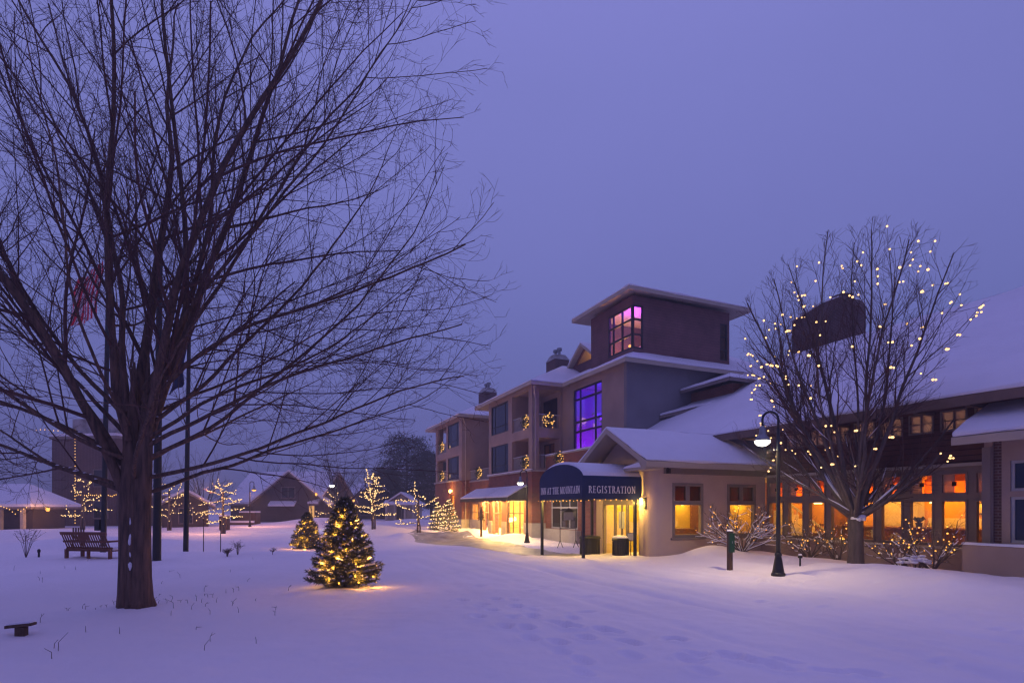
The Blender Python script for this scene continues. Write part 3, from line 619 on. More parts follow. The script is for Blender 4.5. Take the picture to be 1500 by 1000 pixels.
for p in (20.0, 21.9): part(ch, 'flue', 'brick_dark', lambda m: m.lathe([(.4,0),(.5,.05),(.5,.28),(.35,.34)],12,(p,28.1,12.72 if p<21 else 12.4)))
# the dining room
part(hall, 'interior', 'room', lambda m: (m.box(P0-2.5,22.0,23.6,23.75,-.3,3.0),m.box(22.0,22.1,17.9,23.75,-.3,3.0),m.box(19.3,22.0,17.9,18.0,-.3,3.0),m.box(17.4,19.3,23.5,23.595,2.0,3.0),m.box(P0-2.6,P0-2.5,18.05,23.6,-.3,3.0)))
for a0_, a1_, z1_, mt_ in ((20.3,21.3,2.7,'counter'),(18.3,18.75,2.7,'roomred'),(16.3,17.1,2.05,'counter'),(13.4,13.55,2.7,'counter'),(11.0,11.15,2.7,'counter')): part(hall, 'wall_panel', mt_, lambda m: (m.box(a0_,a1_,23.5,23.594,-.28,z1_), m.box(a0_-.05,a1_+.05,23.48,23.594,z1_,z1_+.06)))
part(hall, 'ceiling_beam', 'counter', lambda m: m.box(8,21.9,22.9,23.1,2.72,3.0))
part(hall, 'dado_rail', 'counter', lambda m: m.box(10.5,22,23.44,23.499,.92,1.0))
part(hall, 'dining_floor', 'woodfloor', lambda m: (m.box(P0-2.5,15.8,18.02,23.6,-.34,-.28), m.box(15.8,22,17.72,23.6,-.34,-.28)))
part(hall, 'dining_ceiling', 'roomwhite', lambda m: (m.box(P0-2.5,15.8,18.02,23.6,3.02,3.1), m.box(15.8,22,17.72,23.6,3.02,3.1)))
part(hall, 'wainscot', 'roomwhite', lambda m: m.box(10.5,13.2,23.5,23.595,-.28,1.35))
part(hall, 'attic_lining', 'roomwhite', lambda m: m.box(P0-1,P1-.1,19.4,19.5,3.2,5.4))
area('dining_lamp', W(13.3,19.6,2.98), 4.5, 2.0, (1,.40,.04), 95, RZ+math.pi/2); area('dining_lamp', W(8.6,19.6,2.98), 4.5, 2.0, (1,.40,.04), 105, RZ+math.pi/2)
for p_, q_, z_, w_ in ((20.6,22.6,2.2,60),(18.9,22.9,2.4,70),(17.2,22.8,2.2,60),(15.6,22.9,2.4,90),(14.2,22.9,2.1,50),(12.6,22.9,2.4,110),(11.2,22.9,2.2,110),(13.0,21.2,1.6,25)): point('dining_wall_lamp', W(p_,q_,z_), (1,.40,.035), w_*.68, .12)
area('attic_lamp', W(11.5,18.5,3.3), 8.0, .5, (1,.74,.60), 260, RZ+math.pi/2, math.pi)
def inth(name, label, cat, p, q, z, fn, mt, group=None):
    mb = MB(W); fn(mb, p, q, z); return tag(mb.build(name, M[mt], None, W(p,q,z)), label, cat, group)
F0 = -.28
inth('service_counter', 'long brown counter inside the dining hall behind the windows', 'counter', 12.2, 20.6, F0, lambda m,p,q,z: (m.box(p-2.6,p+2.6,q,q+.5,z,z+1.28), m.box(p-2.7,p+2.7,q-.1,q+.6,z+1.28,z+1.34), [m.box(p-2.6+i*.65,p-2.55+i*.65,q-.03,q,z+.1,z+1.2) for i in range(9)]), 'counter')
inth('column', 'square column inside the dining hall', 'column', 12.9, 22.2, F0, lambda m,p,q,z: (m.box(p-.2,p+.2,q-.2,q+.2,z,3.0), m.box(p-.26,p+.26,q-.26,q+.26,z,z+.2), m.box(p-.26,p+.26,q-.26,q+.26,2.8,2.99)), 'roomwhite')
for (p, z, w, h, lb) in ((14.6,.95,1.0,1.1,'tall framed print on the dining hall wall behind the tree'),(13.75,1.4,.4,.45,'small framed picture on the dining hall wall'),(11.6,1.5,.5,.45,'small dark framed picture above the white wainscot')):
    f = inth('picture_frame', lb, 'picture', p, 23.54, z, lambda m,p,q,z: (m.box(p-w/2,p-w/2+.05,q,q+.05,z,z+h),m.box(p+w/2-.05,p+w/2,q,q+.05,z,z+h),m.box(p-w/2+.05,p+w/2-.05,q,q+.05,z,z+.05),m.box(p-w/2+.05,p+w/2-.05,q,q+.05,z+h-.05,z+h)), 'frame')
    part(f, 'print', 'paper', lambda m: m.box(p-w/2+.05,p+w/2-.05,23.56,23.58,z+.05,z+h-.05))
inth('staircase', 'pale staircase with sloping handrail inside the dining hall', 'staircase', 17.6, 21.9, F0, lambda m,p,q,z: ([m.box(p-1.4+i*.28,p-1.12+i*.28,q,q+1.0,z,z+.19*(i+1)) for i in range(10)], m.tube([(p-1.4,q,z+.95),(p+1.4,q,z+2.8)],.05,6), [m.box(p-1.3+i*.28,p-1.27+i*.28,q-.015,q+.015,z+.19*(i+1),z+.95+.19*i) for i in range(10)]), 'roomwhite')
ch_l = ['brown dining chair beside the staircase in the hall','brown dining chair in front of the hall counter','brown dining chair near the hall tree trunk','brown dining chair at the end of the window row']
for (p, q), lb in zip(((14.6,19.0),(11.3,19.2),(12.9,19.3),(9.6,19.1)), ch_l):
    inth('dining_chair', lb, 'chair', p, q, F0, lambda m,p,q,z: ([m.box(p+a,p+a+.05,q+b,q+b+.05,z,z+.45) for a in (-.22,.17) for b in (-.22,.17)], m.box(p-.24,p+.24,q-.24,q+.24,z+.45,z+.5), m.lathe([(.02,0),(.02,.5)],6,(p-.2,q+.2,z+.5)), m.lathe([(.02,0),(.02,.5)],6,(p+.2,q+.2,z+.5)), m.box(p-.24,p+.24,q+.18,q+.22,z+.75,z+1.05)), 'teak', 'dining hall chairs')
for (p, q), lb in zip(((16.0,21.0),(11.9,21.6)), ('hanging amber lamp near the hall staircase','hanging amber lamp behind the big hall windows')):
    t = thing('hanging_lamp', lb, 'lamp', W(p,q,2.0), 'hall pendant lamps')
    b = MB(W); b.tube([(p,q,3.0),(p,q,2.1)],.01,4); b.build('cord', M['black'], t)
    b = MB(W); b.lathe([(.03,.2),(.16,0),(.15,-.02)],12,(p,q,1.92)); b.build('lamp_shade', M['sconce'], t)
inth('flower_pot', 'small potted plant standing on the hall counter', 'plant', 12.0, 20.85, F0+1.342, lambda m,p,q,z: (m.lathe([(.08,0),(.11,.16)],10,(p,q,z)), [m.tube([(p,q,z+.15),(p+.16*math.cos(i),q+.16*math.sin(i),z+.3+.03*(i%3)),(p+.24*math.cos(i),q+.24*math.sin(i),z+.26)],[.02,.03,.005],4) for i in range(9)]), 'wreath')

# ================================================================ SIDE BUILDING on the right edge
side = thing('side_building', 'snow-roofed stucco building with blue windows and brick strip by the planter', 'building', W(8.2, 17.0, 0))
part(side, 'wall', 'stucco', lambda m: (wall(m,'p',17.0,.22,-3,7.84,GZ,3.5,[(5.2,7.66,2.16,2.92),(5.2,7.66,.87,2.02)]), m.box(8.02,8.2,16.97,17.22,GZ,3.5), wall(m,'q',8.0,.2,17.22,27,GZ,3.5)))
part(side, 'brick_strip', 'brick_dark', lambda m: m.box(7.84,8.02,17.03,17.2,GZ,3.5))
part(side, 'corner_trim', 'trim', lambda m: m.box(8.04,8.23,16.93,16.967,GZ,3.3))
win(side,'p',17.0,5.2,7.66,2.16,2.92,vs=(6.4,),fm='greyframe',pmt='bluepane',fw=.07); win(side,'p',17.0,5.2,7.66,.87,2.02,vs=(6.4,),fm='greyframe',pmt='bluepane',fw=.07)
roof(side, [[(8.55,16.2,3.55),(8.55,21.2,6.3),(-4,21.2,6.3),(-4,16.2,3.55)], [(8.55,21.2,6.3),(8.55,26.2,3.55),(-4,26.2,3.55),(-4,21.2,6.3)]], .2, .14)
part(side, 'gable', 'stucco', lambda m: m.prism([(8.02,17.2,3.45),(8.02,25.2,3.45),(8.02,21.2,5.9)],(.15,0,0)))
pl = thing('planter_wall', 'low taupe stucco planter wall capped with snow beside the side building', 'planter', W(8.4,16.4,0))
part(pl, 'wall', 'stucco', lambda m: (m.box(-3,8.4,16.4,16.6,GZ,.80), m.box(8.2,8.4,16.6,16.9,GZ,.80)))
sp = MB(W)
for i in range(24):
    a = 8.42-i*.48; h0 = .05+.035*N(i*.5,2); h1 = .05+.035*N((i+1)*.5,2)
    sp.add([(a,16.38,.803),(a-.48,16.38,.803),(a-.48,16.62,.803),(a,16.62,.803),(a,16.42,.803+h0),(a-.48,16.42,.803+h1),(a-.48,16.6,.803+h1*1.2),(a,16.6,.803+h0*1.2)],[(0,1,5,4),(1,2,6,5),(2,3,7,6),(3,0,4,7),(4,5,6,7)])
sp.build('snow_cap', M['roofsnow'], pl)

# ================================================================ ENTRANCE CANOPY
can = thing('entrance_canopy', 'navy barrel canopy lettered for the inn on four posts, snow on top', 'canopy', W(18, 11.1, -.2))
QA, QB, PA, PB = 9.88, 12.36, 16.4, 19.64
zv, zs = 2.03, 2.74
arc = [(18.02+1.62*math.cos(math.pi*i/16), zs+.58*math.sin(math.pi*i/16)) for i in range(17)]
m = MB(W)
outer = [(PB,zv)]+[(a,z) for a,z in arc]+[(PA,zv)]
m.prism([(a,QA,z) for a,z in outer], (0,.03,0))
for i in range(16):
    (a0,z0),(a1,z1) = arc[i], arc[i+1]
    m.add([(a0,QA+.03,z0),(a1,QA+.03,z1),(a1,QB,z1),(a0,QB,z0),(a0,QA+.03,z0-.02),(a1,QA+.03,z1-.02),(a1,QB,z1-.02),(a0,QB,z0-.02)],[(0,1,2,3),(7,6,5,4),(2,3,7,6)])
m.box(PA,PA+.03,QA+.03,QB,zv,zs-.002); m.box(PB-.03,PB,QA+.03,QB,zv,zs-.002)
m.build('canvas', M['navy'], can)
s = MB(W)
for i in range(2,15):
    (a0,z0),(a1,z1) = arc[i], arc[i+1]; t0 = .09*math.sin(math.pi*i/16)+.01; t1 = .09*math.sin(math.pi*(i+1)/16)+.01
    s.add([(a0,QA+.06,z0+.003),(a1,QA+.06,z1+.003),(a1,QB,z1+.003),(a0,QB,z0+.003),(a0,QA+.09,z0+t0),(a1,QA+.09,z1+t1),(a1,QB,z1+t1),(a0,QB,z0+t0)],[(4,5,6,7),(0,1,5,4),(3,2,6,7)]+([(0,3,7,4)] if i==2 else [])+([(1,2,6,5)] if i==14 else []))
s.build('snow_cover', M['roofsnow'], can, smooth=True)
part(can, 'frame', 'navymetal', lambda m: (m.box(PA+.04,PB-.04,QA+.05,QA+.1,zv+.02,zv+.08), m.box(PA+.04,PA+.09,QA+.1,QB,zv+.02,zv+.08), m.box(PB-.09,PB-.04,QA+.1,QB,zv+.02,zv+.08)))
for a, q in ((PA+.06,QA+.08),(PB-.06,QA+.08),(PA+.06,QB-.25),(PB-.06,QB-.1)):
    part(can, 'post', 'navymetal', lambda m: (m.box(a-.045,a+.045,q-.045,q+.045,-.5,zv+.02), m.box(a-.09,a+.09,q-.09,q+.09,-.3,-.14)))
# lettering
def glyph(c):
    P = []
    def r(x0,y0,x1,y1): P.append([(x0,y0),(x1,y0),(x1,y1),(x0,y1)])
    def ser(x, y, w=.30): r(x-w/2, y, x+w/2, y+.075)
    def ring(cx, cy, rx, ry, a0, a1, tv=.16, th=.085, n=18):
        for i in range(n):
            b0 = math.radians(a0+(a1-a0)*i/n); b1 = math.radians(a0+(a1-a0)*(i+1)/n)
            f = lambda b: th+(tv-th)*abs(math.cos(b))**1.3
            o0=(cx+rx*math.cos(b0),cy+ry*math.sin(b0)); o1=(cx+rx*math.cos(b1),cy+ry*math.sin(b1))
            i0=(cx+(rx-f(b0))*math.cos(b0),cy+(ry-th)*math.sin(b0)); i1=(cx+(rx-f(b1))*math.cos(b1),cy+(ry-th)*math.sin(b1))
            P.append([i0,o0,o1,i1])
    w = .8
    if c == 'I': r(.12,.05,.27,.95); ser(.195,0,.36); ser(.195,.945,.36); w = .42
    elif c == 'N':
        r(.11,.05,.19,.95); r(.69,.0,.77,.95); P.append([(.06,.99),(.24,.99),(.76,0),(.66,0)]); ser(.15,0,.28); ser(.12,.945,.22); ser(.73,.945,.28); w = .86
    elif c == 'A':
        P.append([(.06,.04),(.15,.04),(.45,.97),(.38,1.0)]); P.append([(.39,1.0),(.47,1.0),(.80,.04),(.63,.04)]); r(.22,.30,.62,.39); ser(.11,0,.24); ser(.71,0,.32); w = .84
    elif c == 'T': r(.30,.05,.45,.95); r(.05,.94,.70,1.0); r(.05,.80,.09,.94); r(.66,.80,.70,.94); ser(.375,0,.34); w = .76
    elif c == 'H':
        r(.12,.05,.27,.95); r(.62,.05,.77,.95); r(.27,.455,.62,.545)
        for x in (.195,.695): ser(x,0,.33); ser(x,.945,.33)
        w = .92
    elif c == 'E': r(.12,.05,.27,.95); r(.04,0,.66,.06); r(.04,.94,.62,1.0); r(.27,.47,.5,.53); r(.62,.06,.66,.22); r(.58,.80,.62,.94); r(.47,.40,.5,.60); w = .72
    elif c == 'M':
        r(.11,.05,.19,.95); r(.80,.05,.95,.95); P.append([(.08,.99),(.25,.99),(.55,.05),(.47,.05)]); P.append([(.50,.05),(.55,.05),(.86,.99),(.80,.99)]); ser(.145,0,.26); ser(.875,0,.33); ser(.12,.945,.2); ser(.9,.945,.25); w = 1.08
    elif c == 'O': ring(.46,.5,.42,.52,0,360); w = .94
    elif c == 'G': ring(.46,.5,.42,.52,40,330); r(.68,.06,.82,.44); ser(.74,.42,.3); w = .92
    elif c == 'U': r(.10,.30,.25,.95); r(.65,.30,.73,.95); ring(.41,.32,.31,.34,180,360); ser(.175,.945,.33); ser(.69,.945,.26); w = .84
    elif c == 'R':
        r(.12,.05,.27,.95); r(.04,.94,.40,1.0); r(.27,.45,.42,.51); ring(.38,.725,.26,.275,-90,90); P.append([(.38,.46),(.52,.46),(.82,0),(.64,0)]); ser(.195,0,.33); ser(.76,0,.22); w = .82
    elif c == 'S': ring(.34,.735,.25,.265,35,245); ring(.35,.265,.27,.265,-145,75); P.append([(.14,.60),(.24,.67),(.58,.40),(.48,.33)]); r(.50,.80,.54,.98); r(.09,.02,.13,.20); w = .70
    return P, w
def lettering(text, height, total, mapf, parent):
    mb = MB(W); gap = .34; x = 0; out = []
    for c in text:
        if c == ' ': x += .42; continue
        P, w = glyph(c); out.append((x, P)); x += w+gap*.4
    sx = total/x; kk = 0
    for ox, P in out:
        for poly in P:
            kk += 1; e = .012+.0003*(kk % 17)
            f = [mapf((ox+a)*sx, b*height, 0) for a, b in poly]; bk = [mapf((ox+a)*sx, b*height, e) for a, b in poly]
            n = len(f); mb.add(f+bk, [tuple(range(n,2*n))]+[(i,(i+1)%n,n+(i+1)%n,n+i) for i in range(n)])
    return mb.build('lettering', M['letter'], parent)
o = lettering('INN AT THE MOUNTAIN', .255, 2.98, lambda x, y, e: (19.51-x, QA-.002-e, 2.25+y), can); o['label'] = 'white serif lettering INN AT THE MOUNTAIN'
o = lettering('REGISTRATION', .245, 1.98, lambda x, y, e: (PA-.002-e, 10.12+x, 2.255+y), can); o['label'] = 'white serif lettering REGISTRATION'
# ---------------------------------------------------------------- trees
def rot_dir(d, ang, az):
    u = d.orthogonal().normalized(); w = d.cross(u)
    return (d*math.cos(ang)+(u*math.cos(az)+w*math.sin(az))*math.sin(ang)).normalized()
def limb(rng, base, d, L, r0, r1, nseg, wob, up, ok=None, zpull=None):
    P = [Vector(base)]; d = Vector(d).normalized()
    for i in range(nseg):
        d = (d+Vector((rng.gauss(0,wob),rng.gauss(0,wob),rng.gauss(0,wob)))+Vector((0,0,up/nseg))).normalized()
        n = P[-1]+d*(L/nseg)
        if ok and not ok(n): break
        P.append(n)
    m = len(P)
    if m < 2: return None
    R = [r0+(r1-r0)*(i/nseg)**.8 for i in range(m)]
    return P, R
def sample(P, R, t):
    f = t*(len(P)-1); i = min(int(f), len(P)-2); f -= i
    return P[i].lerp(P[i+1], f), R[i]+(R[i+1]-R[i])*f, (P[i+1]-P[i]).normalized()
def branch_out(rng, paths, n, t0, ang, lenf, rf, nseg, wob, up, ok=None, rmin=.003, tip=.45):
    out = []
    for P, R, L in paths:
        k = n if isinstance(n, int) else max(1, int(n*L+rng.random()))
        for j in range(k):
            t = t0+(1-t0)*(j+rng.random())/k
            b, r, d = sample(P, R, min(t, .995))
            a = rng.uniform(*ang); nd = rot_dir(d, a, rng.uniform(0, 2*math.pi))
            l = lenf(L, t)*rng.uniform(.75, 1.2)
            rr = max(rmin, min(r*rf, r*.92))
            q = limb(rng, b, nd, l, rr, max(rmin*.6, rr*.3), nseg, wob, up, ok)
            if q: out.append((q[0], q[1], l))
    return out
def tubes(mb, paths, n):
    for P, R, *_ in paths: mb.tube(P, R, n, cap=False)

# --- the big bare tree
rng = random.Random(11)
tx, ty, tz = gat(197, 9.8)
big = thing('bare_tree', 'huge leafless many-limbed tree with thick trunk rising from the snowy lawn', 'tree', (tx, ty, tz))
trunk = MB()
# trunk: a flared bole made of fused stems
def bole(x, y, pts, n=14):
    trunk.tube([(tx+a, ty+b, tz+c) for a,b,c,_ in pts], [r for *_,r in pts], n)
bole(0,0,[(-.06,0,-.3,.31),(-.06,0,-.02,.225),(-.06,0,.22,.205),(-.05,0,.8,.195),(-.05,0,1.5,.195),(-.06,0,2.1,.18),(-.05,.02,2.9,.13),(-.035,.03,3.6,.07),(-.03,.035,4.3,.02)])
bole(0,0,[(.12,-.06,-.2,.22),(.12,-.05,.2,.165),(.13,-.04,1.2,.148),(.16,-.02,2.2,.14),(.20,.0,3.0,.11),(.22,.02,3.8,.05),(.23,.03,4.4,.015)])
for k_ in range(11):
    a_ = k_*.571+.2; f_ = rng.uniform(.8,1.1); cx_ = .03
    trunk.tube([(tx+cx_+.33*f_*math.cos(a_), ty+.28*f_*math.sin(a_), tz-.12), (tx+cx_+.22*f_*math.cos(a_), ty+.18*f_*math.sin(a_), tz+.12), (tx+cx_+.19*math.cos(a_), ty+.155*math.sin(a_), tz+.5), (tx+cx_+.18*math.cos(a_+.1), ty+.15*math.sin(a_+.1), tz+1.4), (tx+cx_+.17*math.cos(a_+.2), ty+.13*math.sin(a_+.2), tz+2.3)], [.05,.07,.062,.055,.03], 6)
mains = []
def main(dx, dy, z0, el, L, r, ox=0, oy=0, up=.35):
    az = math.atan2(dy, dx); e = math.radians(el)
    d = (math.cos(az)*math.cos(e), math.sin(az)*math.cos(e), math.sin(e))
    r *= .88
    q = limb(rng, (tx+ox, ty+oy, tz+z0), d, L, r, r*.12, 24, .058, up, lambda v: math.hypot(v.x-tx, v.y-ty) < 5.9)
    mains.append((q[0], q[1], L))
#     direction, start height, elevation, length, radius
main(-.05,.1,2.3,87,11.5,.125,-.03,0,.2); main(.5,.3,2.5,81,11.0,.105,.12,.05,.2); main(-.7,-.2,1.95,68,10.8,.10,-.14,-.05,.5)
main(.9,-.3,2.9,72,10.5,.095,.2,0,.25); main(-.8,.6,2.3,72,10.6,.085,-.16,.05,.3); main(.2,.9,2.4,72,10.5,.085,.05,.15,.2)
main(-.2,-.9,2.9,72,10.0,.075,-.02,-.12,.2); main(1,.2,3.4,64,9.6,.08,.22,0,.2); main(-1,-.1,2.5,60,10.0,.08,-.2,0,.3); main(-1,.3,3.4,74,10.2,.07,-.12,0,.2)
for i in range(9):                                # lower spreading limbs
    az = i*2.39996+.5; z0 = 1.9+.17*i+rng.uniform(-.1,.15)
    el = rng.uniform(10, 24) + i*3.0
    main(math.cos(az), math.sin(az)*.9, z0, el, rng.uniform(5.6, 7.0), rng.uniform(.036,.05), .12*math.cos(az), .12*math.sin(az), rng.uniform(.1,.4))
for (a, z0, el, L) in ((0.1,2.25,15,7.2),(.2,2.55,24,7.6),(-.2,2.75,31,7.3),(.15,3.1,38,7.7),(-.1,3.5,45,8.6),(.1,3.8,52,9.4),(-.15,3.6,58,10.0),(3.1,2.0,22,7.0),(3.3,2.6,33,7),(2.9,3.0,44,7.6),(3.2,3.3,54,9.4)):
    main(math.cos(a), math.sin(a), z0, el, L, .048, .15*math.cos(a), 0, .12)
lv0 = mains
lv1 = branch_out(rng, lv0, 1.35, .13, (.4,.95), lambda L,t: (L*.46)*(1-t)**.7+.7, .5, 10, .055, .2, lambda v: v.z > tz+1.7 and math.hypot(v.x-tx, v.y-ty) < 6.4, rmin=.008)
lv2 = branch_out(rng, lv1, 2.9, .12, (.4,.9), lambda L,t: L*.42*(1-t)+.40, .5, 6, .08, .25, lambda v: v.z > tz+1.5)
lv3 = branch_out(rng, lv2, 3.6, .08, (.5,1.0), lambda L,t: L*.35*(1-t)+.22, .6, 4, .12, .15, rmin=.0038)
lv4 = branch_out(rng, [p for p in lv3], 1.4, .15, (.5,1.0), lambda L,t: .16, .6, 2, .15, .1, rmin=.0032)
tubes(trunk, lv0, 7); trunk.build('trunk', M['bark'], big, smooth=True)
cr = MB(); tubes(cr, lv1, 5); tubes(cr, lv2, 4); tubes(cr, lv3, 3); tubes(cr, lv4, 3)
cr.build('crown', M['twig'], big, recalc=False)
# lodged snow: crotches, trunk seam
sn = MB()
for i in range(170):
    P, R, L = lv0[rng.randrange(len(lv0))]; b, r, d = sample(P, R, rng.uniform(.02,.35))
    if b.z-tz < 1.2 or abs(d.z) > .85: continue
    sn.ball(b+Vector((0,0,r*.8)), min(r*.8, rng.uniform(.015,.035)), 1.5, 1.2, .7)
for z0_, n_, w_ in ((.62,4,.028),(.86,3,.016),(1.06,5,.02),(1.42,3,.013)):
    sn.tube([(tx+.055+.006*math.sin(z0_*9+i), ty-.196, tz+z0_+.045*i) for i in range(n_+1)], [.004]+[w_*(.7+.5*abs(math.sin(i*2.3+z0_*5))) for i in range(n_-1)]+[.003], 6)
for i in range(0): sn.ball((tx+rng.uniform(-.1,.3), ty-.1+rng.uniform(-.1,.1), tz+2.3+rng.uniform(-.2,.9)), rng.uniform(.04,.07), 1.4, 1, .8)
sn.build('snow', M['roofsnow'], big, smooth=True)['kind'] = 'stuff'
print('BIG', len(lv0), len(lv1), len(lv2), len(lv3), len(lv4)); NB_BIG = (len(lv0), len(lv1), len(lv2), len(lv3), len(lv4))

def bare_tree(label, base, H, spread, seed, trunk_r, nmain, ok=None, mt='bark2', tw='twig', group=None, d1=1.6, d2=2.6, d3=4.0, fork=1.2, rmin=.004, elev=(38,80), lowest=None, snow=0, fine=True, nlow=0, t1=.15):
    rng = random.Random(seed); x, y, z = base
    t = thing('bare_tree', label, 'tree', base, group)
    tr = MB(); tr.tube([(x,y,z-.3),(x,y,z),(x+.01,y,z+fork*.4),(x,y,z+fork)], [trunk_r*1.35,trunk_r*1.15,trunk_r,trunk_r*1.02], 12)
    mains = []
    for i in range(nmain):
        az = i*2.4+rng.uniform(-.3,.3); el = math.radians(elev[0]+(elev[1]-elev[0])*((i*7)%nmain)/max(1,nmain-1))
        L = (H-fork)*rng.uniform(.85,1.05)*(.75+.25*math.sin(el)) if math.sin(el) > .8 else spread/math.cos(el)*rng.uniform(.8,1.0)
        d = (math.cos(az)*math.cos(el), math.sin(az)*math.cos(el), math.sin(el))
        q = limb(rng, (x,y,z+fork*rng.uniform(.82,1.0)), d, L, trunk_r*rng.uniform(.26,.5), trunk_r*.05, 16, .06, .3, ok)
        if q: mains.append((q[0], q[1], L))
    for i in range(nlow):
        az = i*2.4+.9; el = math.radians(rng.uniform(15,38))
        q = limb(rng, (x,y,z+fork*rng.uniform(.9,1.2)), (math.cos(az)*math.cos(el), math.sin(az)*math.cos(el), math.sin(el)), spread*rng.uniform(.8,1.05), trunk_r*.32, trunk_r*.05, 12, .06, .4, ok)
        if q: mains.append((q[0], q[1], spread))
    l1 = branch_out(rng, mains, d1, t1, (.35,.75), lambda L,t: L*.42*(1-t)+.06*H, .5, 8, .07, .45, ok, rmin)
    l2 = branch_out(rng, l1, d2, .12, (.35,.8), lambda L,t: L*.4*(1-t)+.035*H, .55, 5, .09, .3, ok, rmin)
    tubes(tr, mains, 7); tr.build('trunk', M[mt], t, smooth=True)
    c = MB(); tubes(c, l1, 5); tubes(c, l2, 3)
    if fine:
        l3 = branch_out(rng, l2, d3, .1, (.4,.9), lambda L,t: L*.35*(1-t)+.02*H, .6, 3, .1, .2, ok, rmin); tubes(c, l3, 3)
    c.build('crown', M[tw], t, recalc=False)
    if snow:
        s = MB()
        for P, R, L in mains+l1[:len(l1)//2]:
            m = len(P); i = 0
            while i < m-2:
                d = (P[i+1]-P[i]).normalized()
                if d.z < .86 and P[i].z-z < snow and rng.random() < .6:
                    j = min(m-1, i+rng.randint(1,3)); k = [P[a]+Vector((0,0,R[a]*.85)) for a in range(i, j+1)]
                    s.tube(k, [max(.016, R[a]*.9)*(.4 if a in (i,j) else 1) for a in range(i,j+1)], 5); i = j
                i += 1
        for i in range(8): s.ball((x+rng.uniform(-.14,.14), y-.1+rng.uniform(-.1,.1), z+fork+rng.uniform(-.02,.12)), rng.uniform(.05,.1), 1.3, 1, .8)
        s.build('snow', M['roofsnow'], t, smooth=True)['kind'] = 'stuff'
    return t, mains, l1, l2

# --- bulbs shared by the strings
_b = MB(); _b.ball((0,0,0), .028); BULB = _b.build('bulb', M['bulb']); BULBME = BULB.data; bpy.data.objects.remove(BULB)
_b = MB(); _b.ball((0,0,0), .017); BULB = _b.build('bulb', M['bulb_gold']); GOLDME = BULB.data; bpy.data.objects.remove(BULB)
_b = MB(); _b.ball((0,0,0), .021); BULB = _b.build('bulb', M['bulb']); BULB.data.materials.clear(); BULB.data.materials.append(M['gold_small']); SMALLME = BULB.data; bpy.data.objects.remove(BULB)
def string(label, pts, me, mname, wire=.006, base=None, limit=100, closed=None, group=None, far=None):
    base = Vector(base) if base is not None else Vector(pts[0])
    t = thing('light_string', label, 'string lights', base, group)
    w = MB()
    if closed != 'none':
        run = [Vector(pts[0])]
        for a, b in zip(pts, pts[1:]):
            a, b = Vector(a), Vector(b)
            if (b-a).length > (closed or 1.2):
                if len(run) > 1: w.tube(run, wire, 3, cap=False)
                run = [b]; continue
            run.append((a+b)/2+Vector((0,0,-.04*(b-a).length))); run.append(b)
        if len(run) > 1: w.tube(run, wire, 3, cap=False)
        if w.v: w.build('wire', M['wire'], t, recalc=False)
    rest = []
    order = sorted(range(len(pts)), key=lambda i: Vector(pts[i]).length)
    for n, i in enumerate(order):
        if n < limit:
            o = bpy.data.objects.new('bulb', me); col.objects.link(o); o.parent = t; o.location = Vector(pts[i])-base; k_ = .75+.5*((i*37) % 11)/10; o.scale = (k_,k_,k_)
        else: rest.append(pts[i])
    if rest:
        m = MB(); r = max(v.co.length for v in me.vertices)
        for p in rest: m.ball(p, r)
        o = m.build('bulbs', M[mname], t, recalc=False); o['kind'] = 'stuff'
    return t

# --- lit maple in front of the hall
mb_ = W(10.65, 15.55); mz = .16
def clear(n):
    p, q = PQ(n.x, n.y)
    if q > 17.3 and n.z < 4.3: return False
    if ((n.x-mb_[0])**2+(n.y-mb_[1])**2)/3.75**2+((n.z-mz-5.4)/4.25)**2 > 1 and n.z > mz+2.5: return False
    if p < 8.9 and q > 15.9 and n.z > 3.2 and n.z < 3.9+.55*(q-16.2)+.4: return False
    return not (q > 16.3 and n.z > 4.2 and n.z < lz(q)+.55)
maple, mm, ml1, ml2 = bare_tree('leafless tree strung with white bulbs in front of the lodge hall', (mb_[0], mb_[1], mz), 9.7, 3.9, 29, .19, 18, clear, d1=2.0, d2=3.6, d3=5.5, fork=1.25, elev=(32,86), snow=4.6, nlow=7, t1=.30)
rng = random.Random(77)
bp = []
snaps = [P[j] for P, R, L in mm+ml1+ml2 for j in range(len(P)//2, len(P))]
for lvl, (zc, rr) in enumerate(((3.1,2.3),(4.0,2.8),(4.9,3.1),(5.7,3.0),(6.5,2.7),(7.3,2.2),(8.3,1.4))):
    n = int(16+rr*13); ph = rng.uniform(0, 6)
    for i in range(n):
        a = 2*math.pi*i/n + lvl*.3
        r_ = rr*(1+.09*math.sin(3*a+ph)); z = mz+zc+.42*math.sin(2*a+ph)+.2*math.sin(5*a+ph*2)+rng.uniform(-.05,.05)
        v = Vector((mb_[0]+r_*math.cos(a), mb_[1]+r_*math.sin(a), z))
        if not clear(v): continue
        w_ = min(snaps, key=lambda s_: (s_-v).length_squared)
        if (w_-v).length > .8: continue
        if (w_-v).length < .8: v = w_+Vector((rng.gauss(0,.03), rng.gauss(0,.03), -.03))
        bp.append(v)
string('white bulb string looped around the leafless tree by the hall', bp, BULBME, 'bulb', base=(mb_[0], mb_[1], mz), closed=1.5, wire=.004)

